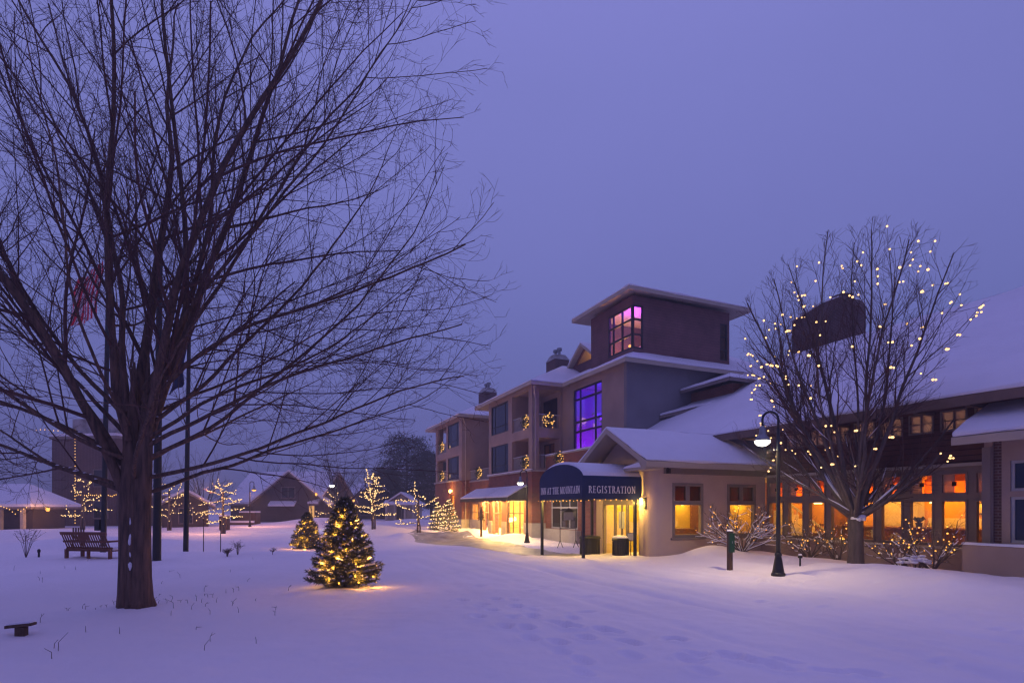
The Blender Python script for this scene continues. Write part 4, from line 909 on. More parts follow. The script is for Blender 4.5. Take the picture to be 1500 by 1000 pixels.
# --- conifers
def fir(name, label, base, H, R, seed, nlev, nbr, mt='needle', snow=.0, nl=.075, step=.05, twigs=7, group=None, droop=.25, cat='tree', skirt=0):
    rng = random.Random(seed); x, y, z = base
    t = thing(name, label, cat, base, group)
    m = MB(); m.tube([(x,y,z-.2),(x,y,z+H*.5),(x+.01,y,z+H)], [H*.025,H*.016,H*.004], 8); m.build('trunk', M['bark2'], t, smooth=True)
    f = MB(); s = MB(); tips = []
    def needles(P0, P1, ln):
        d = P1-P0; L = d.length
        if L < 1e-4: return
        d = d/L; k = max(2, int(L/step))
        for i in range(k):
            b = P0+d*(L*(i+rng.random())/k)
            for sgn in range(3):
                nd = rot_dir(d, rng.uniform(.5,1.0), rng.uniform(0,6.28)); tip = b+nd*ln*rng.uniform(.7,1.25)
                u = nd.cross(Vector((rng.uniform(-1,1),rng.uniform(-1,1),rng.uniform(-1,1))))
                if u.length < 1e-3: continue
                u = u.normalized()*ln*.13
                f.add([tuple(b+u), tuple(b-u), tuple(tip)], [(0,1,2)])
    for lv in range(nlev):
        h = (lv+.35)/nlev; zz = z+H*(.03+.95*h)
        rad = R*((1-h)**.85)*(1 if h > .12 else .86+.14*h/.12)+.015*H
        n = max(4, int(nbr*(1-h*.55)))
        for b in range(n):
            a = 2*math.pi*(b+rng.uniform(-.35,.35))/n+lv*.7; L = rad*rng.uniform(.78,1.14)
            d = Vector((math.cos(a), math.sin(a), rng.uniform(-.05,.25)-droop*(1-h)*.5+h*.5)).normalized()
            P = [Vector((x,y,zz))]; k = 5
            for i in range(k):
                d = (d+Vector((rng.gauss(0,.05),rng.gauss(0,.05),-.05+.06*i/k*2))).normalized(); P.append(P[-1]+d*L/k)
            f.tube(P, [H*.006*(1-.8*i/k) for i in range(k+1)], 3, cap=False)
            for i in range(1, k): needles(P[i], P[i+1], nl)
            tips.append((P[-1], a, h))
            for j in range(twigs):
                tt = .25+.75*(j+rng.random())/twigs; bb, _, dd = sample(P, [0]*(k+1), min(tt,.99))
                sd = (dd+Vector((-math.sin(a),math.cos(a),0))*(1 if j % 2 else -1)*rng.uniform(.6,1.1)+Vector((0,0,rng.uniform(-.15,.1)))).normalized()
                e = bb+sd*L*.34*(1.15-tt)*rng.uniform(.8,1.3)
                needles(bb, e, nl)
                if snow and rng.random() < snow and tt > .35:
                    s.tube([bb+Vector((0,0,nl*.25)), bb.lerp(e,.5)+Vector((0,0,nl*.35)), e+Vector((0,0,nl*.15))], [nl*.12,nl*.26,nl*.08], 4)
            if snow and rng.random() < snow*1.3:
                s.tube([P[2]+Vector((0,0,nl*.3)),P[4]+Vector((0,0,nl*.4)),P[5]+Vector((0,0,nl*.2))], [nl*.1,nl*.3,nl*.06], 4)
    f.build('crown', M[mt], t, recalc=False)
    if s.v: s.build('snow', M['roofsnow'], t, recalc=False)['kind'] = 'stuff'
    return t, tips
def fir_lights(label, base, H, R, n, seed, me, mname, glow, limit=100, depth=.86, group=None, p=12):
    rng = random.Random(seed); x, y, z = base; pts = []
    for i in range(n):
        h = (i+.5)/n*.9; rad = R*((1-h)**.85)*depth*rng.uniform(.72,1.02)+.03
        a = i*(2.39996 if n < 90 else 1.1)+rng.uniform(-.25,.25)
        pts.append(Vector((x+rad*math.cos(a), y+rad*math.sin(a), z+H*(.04+.93*h)+rng.uniform(-.06,.06)*H*.4)))
    t = string(label, pts, me, mname, base=base, closed='none' if n < 90 else .5, limit=limit, wire=.004, group=group)
    rng2 = random.Random(seed+1)
    front = [v for v in pts if v.y < y+.25*R]
    for i in range(glow):
        v = front[(i*7+2) % len(front)]; k = 1.02; point('string_glow', (x+(v.x-x)*k, y+(v.y-y)*k, v.z+.02), (1,.45,.06), p/glow, .02)
    return t
b1 = gat(505, 12.1, -.04)
fir('fir_tree', 'small bushy fir with frosted tips and golden lights on the snowy lawn', b1, 1.98, .80, 3, 24, 19, snow=.5, nl=.10, step=.032, twigs=9, droop=-.3)
fir_lights('golden lights wound through the larger frosted fir on the lawn', b1, 1.98, .82, 66, 5, GOLDME, 'bulb_gold', 40, p=210)
low = MB(); r_ = random.Random(9)
b2 = gat(450, 27.5, -.05)
fir('fir_tree', 'round young fir with golden lights standing behind the larger fir', b2, 1.85, .86, 4, 18, 15, snow=.12, nl=.12, step=.055, twigs=8, droop=-.2)
fir_lights('golden lights wound through the round young fir', b2, 1.85, .86, 46, 6, GOLDME, 'bulb_gold', 18, p=150, depth=.95)
# lit conifers by the far wing
for (px, Y, H, R, sd, lb, lb2) in ((641,44.5,2.35,.85,31,'lit conifer at the end of the far brick wing','pale light string on the outer conifer by the far wing'),(658,44,2.65,1.0,32,'lit conifer below the small gold window','pale light string on the conifer below the gold window')):
    b = gat(px, Y, -.05); fir('conifer', lb, b, H, R, sd, 10, 9, snow=.3, nl=.16, step=.12, twigs=5)
    rng = random.Random(sd); pts = []
    for i in range(105):
        h = i/105*.97; rad = R*(1-h)**.85*rng.uniform(.9,1.06)+.03; a = i*.42+rng.uniform(-.1,.1)
        pts.append(Vector((b[0]+rad*math.cos(a), b[1]+rad*math.sin(a), b[2]+H*(.05+.95*h))))
    t = thing('light_string', lb2, 'string lights', b); w = MB()
    w.tube(pts, .006, 3, cap=False); w.build('wire', M['wire'], t, recalc=False)
    m = MB(); [m.octa(p, .05) for p in pts]; o = m.build('bulbs', M['bulb_far'], t, recalc=False); o['kind'] = 'stuff'
    point('string_glow', (b[0]+.2, b[1]-1.0, b[2]+.9), (1,.62,.22), 40, .2)

# --- small ornamental trees whose branches are wrapped with lights
def wrapped(label, slabel, base, H, Wd, seed, nb, tiers=False, gap=.085, r=.036, stems=3, glow=10, cone=False):
    rng = random.Random(seed); x, y, z = base
    t = thing('ornamental_tree', label, 'tree', base); m = MB(); paths = []
    fork = H*.24
    for i in range(stems):
        a = i*2.1; m.tube([(x+.35*math.cos(a)*.3,y+.3*math.sin(a)*.3,z-.2),(x+.12*math.cos(a),y+.12*math.sin(a),z+fork*.6),(x+.04*math.cos(a),y+.04*math.sin(a),z+fork),(x+.05*math.sin(a),y,z+H*.7)], [.07,.06,.05,.025], 6)
    lead = limb(rng, (x,y,z+fork*.7), (rng.uniform(-.08,.08),0,1), H*.76, .05, .012, 10, .07, .1); paths.append(lead)
    for i in range(nb):
        h = (i+.2)/nb; zz = z+fork*.85+(H-fork)*.82*h
        a = (0 if i % 2 else math.pi)+rng.uniform(-.75,.75) if tiers else i*2.4
        L = Wd*((1-h)**.65 if cone else (.45+.75*math.sin(math.pi*min(1,h+.22))))*rng.uniform(.8,1.1)+.15
        q = limb(rng, (x,y,zz), (math.cos(a), math.sin(a), rng.uniform(-.05,.2)), L, .035, .010, 8, .10, .12); paths.append(q)
        if not cone and rng.random() < .75:
            b, _, d = sample(*q, .6); q2 = limb(rng, b, rot_dir(d,.7,rng.uniform(0,6)), L*.45, .02, .008, 5, .12, .3); paths.append(q2)
    for P, R in paths: m.tube(P, R, 5)
    m.build('trunk', M['bark2'], t, smooth=True)
    c = MB(); tw = branch_out(rng, [(P,R,1) for P,R in paths], 5, .2, (.5,1.0), lambda L,t: rng.uniform(.2,.5), .5, 3, .1, .3, rmin=.006); tubes(c, tw, 3); c.build('crown', M['twig'], t, recalc=False)
    st = thing('light_string', slabel, 'string lights', base); w = MB(); bl = MB(); nbl = 0
    for P, R in paths:
        wp = []
        for i in range(len(P)-1):
            n = max(1, int((P[i+1]-P[i]).length/gap))
            for k in range(n):
                f = (k+rng.random()*.6)/n; v = P[i].lerp(P[i+1], f)+Vector((rng.gauss(0,.03),rng.gauss(0,.03),rng.gauss(0,.035)))
                if v.z < z+fork*.6: continue
                wp.append(v); bl.octa(v, r); nbl += 1
        if len(wp) > 1: w.tube(wp, .006, 3, cap=False)
    w.build('wire', M['wire'], st, recalc=False); o = bl.build('bulbs', M['bulb_far'], st, recalc=False); o['kind'] = 'stuff'
    if glow: point('string_glow', (x, y-.6, z+H*.42), (1,.62,.25), glow, .4)
wrapped('conical ornamental tree wrapped densely with lights near the drive', 'dense white light string on the conical ornamental tree', gat(547, 40.5), 4.9, 1.55, 41, 24, cone=True, gap=.075, r=.042, glow=16)
wrapped('spreading ornamental tree with wide lit tiers beside the conifers', 'white light string on the wide tiered tree', gat(613, 40), 4.3, 1.85, 44, 7, tiers=True, gap=.10, r=.042, glow=12)
wrapped('small lit tree behind the young fir and tall lamp', 'light string on the small tree behind the lamp post', gat(490, 47), 3.4, 1.55, 46, 9, tiers=True, gap=.11, r=.045, glow=8)
wrapped('lit tree with tiered branches beside the dark shed', 'golden light string on the tiered tree beside the shed', gat(327, 40.5), 4.4, 1.75, 47, 12, tiers=True, gap=.10, r=.042, glow=12)
wrapped('slender lit tree standing behind the flagpoles', 'light string on the slender tree behind the flagpoles', gat(248, 44), 4.6, 1.5, 48, 9, tiers=True, gap=.12, r=.045, glow=10)
wrapped('lit tree in front of the dark brick block', 'light string on the tree in front of the brick block', gat(121, 40), 4.6, 1.8, 50, 7, tiers=True, gap=.12, r=.045, glow=10)

# --- far woods
far_l = ['tall bare tree rising behind the gabled cottage','bare spreading tree behind the cottage roofs','thin bare tree beside the cottage gable','bare tree behind the shed and flagpoles','bare tree behind the brick block','bare tree far behind the tiered lit tree']
for i, (px, Y, H, sp, rr) in enumerate(((497,66,10.8,4.6,.22),(452,70,9.5,4.2,.18),(545,74,9.0,4.0,.16),(300,66,9.0,4.4,.18),(215,78,12.0,5,.2),(385,80,9.5,5,.2))):
    b = gat(px, Y, -.1); bare_tree(far_l[i], b, H, sp, 60+i, rr, 10, mt='farbark', tw='farbark', group='bare trees behind the village', d1=1.1, d2=1.5, fork=H*.16, rmin=.012, fine=(i in (0,1,3)), d3=1.8)
def pine(label, base, H, R, seed):
    rng = random.Random(seed); x, y, z = base
    t = thing('pine_tree', label, 'tree', base, 'dark pines behind the inn'); m = MB(); m.tube([(x,y,z-.3),(x,y,z+H*.95)], [.28,.05], 7); m.build('trunk', M['farbark'], t)
    f = MB()
    for i in range(120):
        h = .18+.8*i/120; rad = R*math.sin(math.pi*min(1,.18+.80*(1-h)+.02))**.8*rng.uniform(.5,1.1); a = i*2.4
        c = Vector((x+rad*math.cos(a)*.75, y+rad*math.sin(a)*.75, z+H*h+rng.uniform(-.3,.3)))
        f.tube([(x,y,c.z-.4),tuple(c)], [.05,.03], 3, cap=False)
        for k in range(70):
            v = Vector((rng.gauss(0,1),rng.gauss(0,1),rng.gauss(0,.45)))*R*.17; b = c+v
            d = Vector((rng.gauss(0,1),rng.gauss(0,1),rng.gauss(0,.6)+.3)).normalized()*rng.uniform(.25,.5); u = d.orthogonal().normalized()*.07
            f.add([tuple(b+u),tuple(b-u),tuple(b+d)],[(0,1,2)])
    f.build('crown', M['pine'], t, recalc=False)
for i, (px, Y, H, R, lb) in enumerate(((596,82,12.4,4.2,'round-topped dark pine left of the inn wings'),(632,90,11.0,3.2,'dark pine half hidden by the far wing'),(566,95,8.6,3.0,'lower dark pine behind the conical lit tree'),(665,96,11.5,3.4,'dark pine behind the far wing roof'))):
    pine(lb, gat(px, Y, -.1), H, R, 80+i)

# --- leafless bushes with bulbs along the hall
def bush(label, slabel, p, q, H, Wd, n, seed, nb, snow=True):
    rng = random.Random(seed); x, y, _ = W(p, q); z = ground(x, y, False)-.05
    t = thing('bush', label, 'bush', (x,y,z), 'leafless bushes along the hall'); st = []
    for i in range(n):
        a = i*2.4; el = math.radians(rng.uniform(28,75))
        L = (Wd/math.cos(el) if el < .9 else H/math.sin(el))*rng.uniform(.75,1.0)
        ql = limb(rng, (x+.06*math.cos(a), y+.06*math.sin(a), z), (math.cos(a)*math.cos(el), math.sin(a)*math.cos(el), math.sin(el)), L, .028, .007, 9, .10, .15, lambda v: PQ(v.x,v.y)[1] < 17.45 and not(PQ(v.x,v.y)[0] > 15.6 and PQ(v.x,v.y)[1] > 12.4))
        if ql: st.append((ql[0], ql[1], L))
    okk = lambda v: PQ(v.x,v.y)[1] < 17.45 and PQ(v.x,v.y)[0] < 15.7
    l1 = branch_out(rng, st, 7, .25, (.4,.9), lambda L,t: L*.4*(1-t)+.2, .6, 5, .12, .2, okk, .005); l2 = branch_out(rng, l1, 5, .2, (.4,1.0), lambda L,t: .2, .6, 3, .12, .2, okk, .004)
    m = MB(); tubes(m, st, 5); tubes(m, l1, 4); tubes(m, l2, 3); m.build('branches', M['bark2'], t, recalc=False)
    s = MB()
    for P, R, L in st+l1:
        for i in range(len(P)-1):
            if (P[i+1]-P[i]).normalized().z < .75 and rng.random() < (.85 if snow else .4): s.tube([P[i]+Vector((0,0,R[i]*.8)), P[i+1]+Vector((0,0,R[i+1]*.8))], [R[i]*1.0+.007,R[i+1]*1.0+.007], 4)
    if s.v: s.build('snow', M['roofsnow'], t, recalc=False)['kind'] = 'stuff'
    pool = [sample(P, R, rng.uniform(.3,1))[0] for P, R, L in (l1+st) for _ in range(2)]; rng.shuffle(pool)
    string(slabel, sorted(pool[:nb], key=lambda v: v.x), SMALLME, 'gold_small', base=(x,y,z), closed='none')
    point('string_glow', (x-.1, y-.25, z+H*.6), (1,.6,.2), 2.5, .15)
bush('wide snow-dusted bush beside the green post', 'gold bulbs scattered in the wide snowy bush', 14.3, 15.0, 1.5, 1.75, 22, 101, 66)
bush('bare bush against the hall wall behind the street lamp', 'gold bulbs in the bush behind the street lamp', 12.9, 16.5, 1.3, .9, 9, 102, 26, False)
bush('thin bare bush between street lamp and lit tree', 'gold bulbs in the thin bush left of the lit tree', 12.0, 16.6, 1.2, .8, 7, 103, 20, False)
bush('bare bush below the hall windows right of the lit tree', 'gold bulbs in the bush right of the lit tree', 9.9, 16.4, 1.25, .95, 9, 104, 28, False)
bush('bushy bare shrub near the planter wall', 'gold bulbs in the shrub near the planter wall', 9.0, 16.2, 1.2, 1.0, 11, 105, 44, False)
# snow-buried shrub
x, y, _ = W(9.05, 15.6); z = ground(x, y, False)
rng = random.Random(6); t = thing('snowy_shrub', 'low shrub buried in snow in front of the hall wall', 'shrub', (x,y,z)); m = MB(); s = MB()
for i in range(34):
    a = rng.uniform(0,6.28); r = rng.uniform(.05,.45); h = rng.uniform(.08,.3)*(1-r*.9)
    e = (x+r*math.cos(a), y+r*.6*math.sin(a), z+h+.08); m.tube([(x+r*.3*math.cos(a),y+r*.2*math.sin(a),z-.05),e], [.008,.004], 3)
    s.ball(e, rng.uniform(.04,.085), 1.4, 1.2, .55)
m.build('branches', M['bark2'], t, recalc=False); s.build('snow', M['roofsnow'], t, recalc=False, smooth=True)['kind'] = 'stuff'

# --- dry stalks poking through the snow
rng = random.Random(14); m = MB()
def stalk(x, y, h, lean=.35):
    z = ground(x, y, False); a = rng.uniform(0, 6.28)
    tip = Vector((x+h*lean*math.cos(a), y+h*lean*math.sin(a), z+h)); midp = Vector((x+.2*h*lean*math.cos(a), y, z+h*.55))
    m.tube([(x,y,z-.05), midp, tip], [.005,.004,.0025], 3, cap=False)
    if rng.random() < .5:
        b = midp.lerp(tip, .3); m.tube([b, b+Vector((rng.uniform(-.1,.1),rng.uniform(-.1,.1),h*.25))], [.004,.002], 3, cap=False)
for _ in range(34):
    Y = rng.uniform(6.2, 19); x = (rng.uniform(20, 430)-750)/814*Y; stalk(x, Y, rng.uniform(.03,.15), rng.uniform(.1,.7))
for (px, py, n, w, h) in ((120,893,7,.18,.10),(205,885,8,.25,.10),(255,880,10,.3,.13),(330,890,6,.4,.2),(300,868,4,.6,.16),(345,872,3,.3,.12)):
    Y = EYE*814/(py-743)
    for _ in range(n): stalk((px-750)/814*Y+rng.gauss(0,w), Y+rng.gauss(0,w), rng.uniform(.3,.9)*h, rng.uniform(.2,.9))
stalk((85-750)/814*6.9, 6.9, .22, .5)
o = tag(m.build('dry_grass', M['dry'], None, recalc=False), 'dry stalks poking through the snow', 'grass', kind='stuff')
def weed(label, px, Y, H, n, seed):
    rng = random.Random(seed); x, y, z = gat(px, Y); t = MB()
    for i in range(n):
        a = rng.uniform(0,6.28); l = rng.uniform(.1,.5)*H; P = [Vector((x,y,z-.05)), Vector((x+.4*l*math.cos(a),y+.4*l*math.sin(a),z+H*rng.uniform(.4,.6))), Vector((x+l*math.cos(a),y+l*math.sin(a),z+H*rng.uniform(.7,1.0)))]
        t.tube(P, [.009,.006,.004], 3, cap=False)
        for k in range(5):
            b = P[1].lerp(P[2], k/5); e = b+Vector((rng.gauss(0,.08),rng.gauss(0,.08),rng.uniform(.02,.12))); t.tube([b,e], [.005,.004], 3, cap=False); t.octa(e, .013)
    tag(t.build('dry_weed', M['dry'], None, (x,y,z), recalc=False), label, 'weed')
weed('tall dry weed clump in the snow left of the bench', 38, 18.5, .95, 12, 1)
weed('small dark weed clump in the snow between trunk and firs', 348, 19.5, .45, 9, 2)
weed('low dark weed clump beside the small upright weed', 333, 18.8, .22, 14, 3)
weed('tiny lone weed in the snow in front of the young fir', 399, 19.2, .2, 5, 4)
SKY = [(.122,.124,.355,1), (.148,.164,.460,1), (.198,.208,.565,1), (.31,.29,.80,1)]
HAZE = 0.003
# ================================================================ street furniture
def lamp_proto():
    t = thing('street_lamp', 'black gooseneck street lamp glowing in the snow before the hall', 'street lamp', (0,0,0), 'gooseneck street lamps')
    b = MB(); b.lathe([(.17,-.3),(.17,.06),(.145,.09),(.135,.14),(.10,.36),(.075,.50),(.085,.52),(.085,.56),(.06,.60)], 16); b.build('base', M['black'], t, smooth=False)
    b = MB(); b.lathe([(.058,.58),(.052,1.6),(.046,3.15),(.062,3.16),(.062,3.22),(.042,3.24),(.036,3.75)], 12); b.build('pole', M['black'], t, smooth=True)
    b = MB(); r = .195; pts = [(0,0,3.74)]+[(-r+r*math.cos(math.pi*i/14),0,3.98+r*math.sin(math.pi*i/14)) for i in range(15)]+[(-2*r,0,3.80)]
    b.tube(pts, .03, 8); b.build('arm', M['black'], t, smooth=True)
    b = MB(); c = (-2*r,0,0); b.lathe([(.05,3.82),(.075,3.78),(.08,3.66),(.09,3.62),(.11,3.57),(.175,3.50),(.20,3.44),(.18,3.44)], 18, c); sh = b.build('lamp_shade', M['steel'], t, smooth=True)
    b = MB(); b.lathe([(.185,3.442),(.17,3.375),(.115,3.325),(.03,3.30)], 16, c); b.build('lens', M['lens'], sh, smooth=True)
    b = MB(); b.tube([(-.10,0,3.2),(.06,0,3.2)], .014, 6); b.ball((-.10,0,3.2), .028); b.tube([(0,0,3.2),(0,-.02,3.3)], .012, 5); b.build('bracket', M['steel'], t)
    return t
lampP = lamp_proto()
LAMPS = [(gat(1140,14.15,-.02), math.radians(-4), None, (1,.76,.38), 265), (( (772-750)/814*32, 32, -.27), math.radians(-10), 'gooseneck street lamp beside the shop awning', (1,.72,.36), 620), (gat(493,43,-.1), math.radians(-8), 'slim street lamp with white light behind the young fir', (.96,.92,.95), 120), (gat(366,50,-.1), math.radians(175), 'distant street lamp with orange light beside the cottage', (1,.42,.18), 700)]
for i, (loc, rz, lb, c, w) in enumerate(LAMPS):
    o = lampP if i == 0 else copy_tree(lampP, None, None, lb)
    o.location = loc; o.rotation_euler = (0,0,rz)
    if i == 3:
        for ch in kids(o):
            for g in kids(ch):
                if g.name.startswith('lens'): g.data = g.data.copy(); g.data.materials.clear(); g.data.materials.append(M['lens_orange'])
    hd = Matrix.Rotation(rz, 4, 'Z') @ Vector((-.39,0,0))
    spot('street_lamp_light', (loc[0]+hd.x, loc[1]+hd.y, loc[2]+3.24), c, w, 168, .14, .35)

# green box on a post
def local(name, label, cat, loc, fn, mt, rz=0, group=None, smooth=False):
    m = MB(); fn(m); o = m.build(name, M[mt], None, smooth=smooth); o.location = loc; o.rotation_euler = (0,0,rz); return tag(o, label, cat, group)
def lthing(name, label, cat, loc, parts, rz=0, group=None):
    t = thing(name, label, cat, (0,0,0), group)
    for nm, mt, fn, *sub in parts:
        m = MB(); fn(m); o = m.build(nm, M[mt], t)
        for nm2, mt2, fn2 in sub: m2 = MB(); fn2(m2); m2.build(nm2, M[mt2], o)
    t.location = loc; t.rotation_euler = (0,0,rz); return t
g = gat(1069, 15.4, -.05)
lthing('post_box', 'green metal box on a wooden post topped with snow', 'box', g, [
    ('post','oldwood', lambda m: m.box(-.055,.055,-.055,.055,-.3,1.12)),
    ('box','green', lambda m: (m.box(-.10,.03,-.09,-.058,.58,1.04), m.box(-.115,.045,-.14,-.09,.55,1.08)), ('latch','steel', lambda m: m.box(-.045,-.025,-.152,-.14,.8,.86))),
    ('snow_cap','roofsnow', lambda m: m.lathe([(.08,1.12),(.085,1.14),(.065,1.165),(.02,1.175)],12))], .35)
g = gat(1172, 15.6, -.05)
lthing('path_light', 'small black path light in the snow right of the street lamp', 'light', g, [('post','black', lambda m: m.lathe([(.025,-.2),(.025,.26)],8)), ('cap','black', lambda m: m.lathe([(.03,.26),(.06,.27),(.06,.31),(.02,.35)],10)), ('snow_cap','roofsnow', lambda m: m.lathe([(.055,.345),(.05,.37),(.01,.385)],10))])
# bins by the door
def binp(label, loc, s, lidsnow):
    P = [('body','black', lambda m: (m.lathe([(.27*s,0),(.29*s,.04),(.31*s,.78),(.30*s,.80)],20), [m.box((.305*s)*math.cos(a)-.012,(.305*s)*math.cos(a)+.012,(.305*s)*math.sin(a)-.012,(.305*s)*math.sin(a)+.012,.06,.76) for a in [i*math.pi/10 for i in range(20)]])),
         ('lid','black', lambda m: m.lathe([(.33*s,.80),(.34*s,.84),(.31*s,.90),(.14*s,.93),(.13*s,.90)],20))]
    if lidsnow: P.append(('snow_cap','roofsnow', lambda m: m.lathe([(.31*s,.905),(.30*s,.95),(.2*s,.99),(.03,1.0)],16)))
    return lthing('trash_bin', label, 'bin', loc, P)
binp('wide black trash bin beside the entrance door behind the canopy post', (*at(864,21.6)[:2],-.26), 1.25, False)
binp('round black trash bin in front of the right door leaf', (*at(909,20.3)[:2],-.26), .95, True)
lthing('sign_stand', 'slim stand with small notice board beside the trash bin', 'sign', (*at(924,20.2)[:2],-.24), [('post','navymetal', lambda m: (m.lathe([(.02,0),(.02,1.05)],8), m.lathe([(.15,0),(.14,.03),(.03,.04)],12))), ('board','steel', lambda m: m.box(-.15,.15,-.02,.02,.78,1.08), ('notice','paper', lambda m: m.box(-.13,.13,-.026,-.021,.81,1.05)))], .2)
lthing('display_stand', 'thin black metal stand with splayed feet in front of the pale shop window', 'stand', (*at(832,27.5)[:2],-.22), [
    ('frame','black', lambda m: ([m.tube([(sx*.45,0,1.85),(sx*.42,0,.9),(sx*.42,0,.35),(sx*.42+dx,dy,0)],.018,6) for sx in (-1,1) for dx,dy in ((-.2,-.15),(.2,.12))], m.tube([(-.42,0,.95),(.42,0,.95)],.018,6), m.tube([(-.45,0,1.85),(.45,0,1.85)],.018,6))),
    ('board','slush', lambda m: m.box(-.22,.28,-.03,.03,1.35,1.75), ('hood','black', lambda m: m.prism([(-.3,-.1,1.75),(.36,-.1,1.75),(.03,-.1,1.95)],(0,.2,0))))], .3)
lthing('wreath_post', 'short wooden post with evergreen swag beside the shop pavement', 'post', (*at(705,37.5)[:2],-.2), [('post','oldwood', lambda m: m.box(-.07,.07,-.07,.07,-.3,1.75)), ('swag','wreath', lambda m: [m.tube([(0,0,1.2+.035*i),(.30*math.cos(i*2.4)*(1-.03*i),.30*math.sin(i*2.4)*(1-.03*i),1.05+.045*i)],[.05,.02],4) for i in range(22)])])

# wreaths with lights
def wreath_proto():
    t = thing('wreath', 'lit wreath on the upper front balcony of the near bay', 'wreath', (0,0,0), 'lit wreaths on the inn')
    rng = random.Random(2); m = MB()
    for i in range(300):
        a = rng.uniform(0,6.283); r = .32+rng.gauss(0,.055); b = Vector((r*math.cos(a), rng.gauss(0,.12), r*math.sin(a)))
        d = Vector((-math.sin(a)*rng.uniform(.3,1)+rng.gauss(0,.4), rng.gauss(0,.5), math.cos(a)*rng.uniform(.3,1)+rng.gauss(0,.4))).normalized()*.16; u = d.orthogonal().normalized()*.018
        m.add([tuple(b+u),tuple(b-u),tuple(b+d)],[(0,1,2)])
    m.tube([(.32*math.cos(i*.3925),0,.32*math.sin(i*.3925)) for i in range(17)], .05, 5); m.build('foliage', M['wreath'], t, recalc=False)
    b = MB()
    for i in range(44):
        a = rng.uniform(0,6.283); r = .32+rng.gauss(0,.075); b.octa((r*math.cos(a), rng.uniform(-.2,.06), r*math.sin(a)), .036)
    o = b.build('bulbs', M['bulb_far2'], t, recalc=False); return t
M['bulb_far2'] = emit('golden_bulb', (1,.50,.12), 2.4)
wp = wreath_proto(); first = True
for (p, q, z, ax, lb) in ((32.75,15.48,7.35,'p',None),(32.75,15.48,4.72,'p','lit wreath on the lower front balcony of the near bay'),(31.82,16.6,7.4,'q','lit wreath on the upper side balcony by the tall violet window'),
        (29.9,16.42,4.75,'p','lit wreath on the brick wall above the canopy'),(51.0,15.28,7.5,'p','lit wreath on the upper balcony of the far wing'),(51.0,15.28,4.75,'p','lit wreath on the lower balcony of the far wing'),(42.6,15.9,4.6,'p','lit wreath on the terrace railing between the wings')):
    o = wp if first else copy_tree(wp, None, None, lb); first = False
    o.location = W(p-(0 if ax=='p' else .06), q-(.06 if ax=='p' else 0), z)
    o.rotation_euler = (0,0,RZ+math.pi/2 if ax == 'p' else RZ)
    L = W(p-(.5 if ax=='q' else 0), q-(.5 if ax=='p' else 0), z); point('wreath_glow', L, (1,.58,.2), 3.0, .2)

# canopy bulbs
pts = []
for i in range(14): pts.append(Vector(W(PB-(PB-PA)*i/13, QA-.05, zv-.03-.02*(i%2))))
for i in range(1,12): pts.append(Vector(W(PA-.05, QA+(QB-QA)*i/11, zv+.0-.03*(i%2))))
string('row of amber bulbs under the canopy edge', pts, SMALLME, 'bulb', base=W(18,11.1,1.9), closed=.6)
for q, p in ((10.2,17.2),(10.4,18.9),(12.1,16.6)): point('canopy_glow', W(p, q, zv-.12), (1,.66,.12), 85, .1)

# benches, plank stump, stakes, flagpoles
bx, by, bz = gat(131, 18.2, -.02)
def slats(m):
    for i in range(15):
        x = -.80+.107*i+.05; m.tube([(x,.03,.46),(x,.22,.86)], .016, 4)
bz -= .25
lthing('park_bench', 'red-brown slatted wooden bench seen from behind in the snow', 'bench', (bx,by,bz), [
    ('backrest','teak', lambda m: (m.prism([(-.9,-.02,.42),(.9,-.02,.42),(.9,.03,.50),(-.9,.03,.50)],(0,-.03,.02)), m.prism([(-.9,-.21,.84),(.9,-.21,.84),(.9,-.24,.92),(-.9,-.24,.92)],(0,.04,0)), m.prism([(-.9,-.12,.64),(.9,-.12,.64),(.9,-.14,.69),(-.9,-.14,.69)],(0,.035,0)), [m.tube([(-.84+.093*i,-.015,.48),(-.84+.093*i,-.21,.86)],.023,4) for i in range(19)], m.prism([(-.2,-.16,.70),(.2,-.16,.70),(.2,-.225,.86),(-.2,-.225,.86)],(0,.02,0)))),
    ('seat','teak', lambda m: [m.box(-.88,.88,.04+.1*i,.11+.1*i,.40,.43) for i in range(5)]),
    ('leg','teak', lambda m: m.prism([(-.9,0,-.2),(-.82,0,-.2),(-.82,0,.46),(-.9,0,.46)],(0,-.08,0))), ('leg','teak', lambda m: m.prism([(.82,0,-.2),(.9,0,-.2),(.9,0,.46),(.82,0,.46)],(0,-.08,0))), ('leg','teak', lambda m: m.box(-.04,.04,-.06,.0,-.2,.42)),
    ('leg','teak', lambda m: m.box(-.9,-.82,.44,.52,-.2,.64)), ('leg','teak', lambda m: m.box(.82,.9,.44,.52,-.2,.64)),
    ('armrest','teak', lambda m: m.box(-.91,-.81,-.10,.56,.645,.69)), ('armrest','teak', lambda m: m.box(.81,.91,-.10,.56,.645,.69)),
    ('snow_cover','roofsnow', lambda m: m.box(-.86,.86,.05,.52,.433,.50))], math.radians(-9)).scale = (.95,1.1,1.25)
x, y, z = gat(30, 7.75)
lthing('wooden_stump_seat', 'small weathered plank on a short post at the near edge of the lawn', 'seat', (x,y,z), [('plank','oldwood', lambda m: m.prism([(-.2,-.07,.11),(.2,-.07,.145),(.2,-.07,.185),(-.2,-.07,.155)],(0,.15,0))), ('post','oldwood', lambda m: m.box(-.06,.09,-.05,.05,-.3,.12)), ('snow_cap','roofsnow', lambda m: m.prism([(-.19,-.06,.16),(.19,-.06,.19),(.17,-.06,.215),(-.17,-.06,.18)],(0,.13,0)))], .15).scale = (.82,.82,.9)
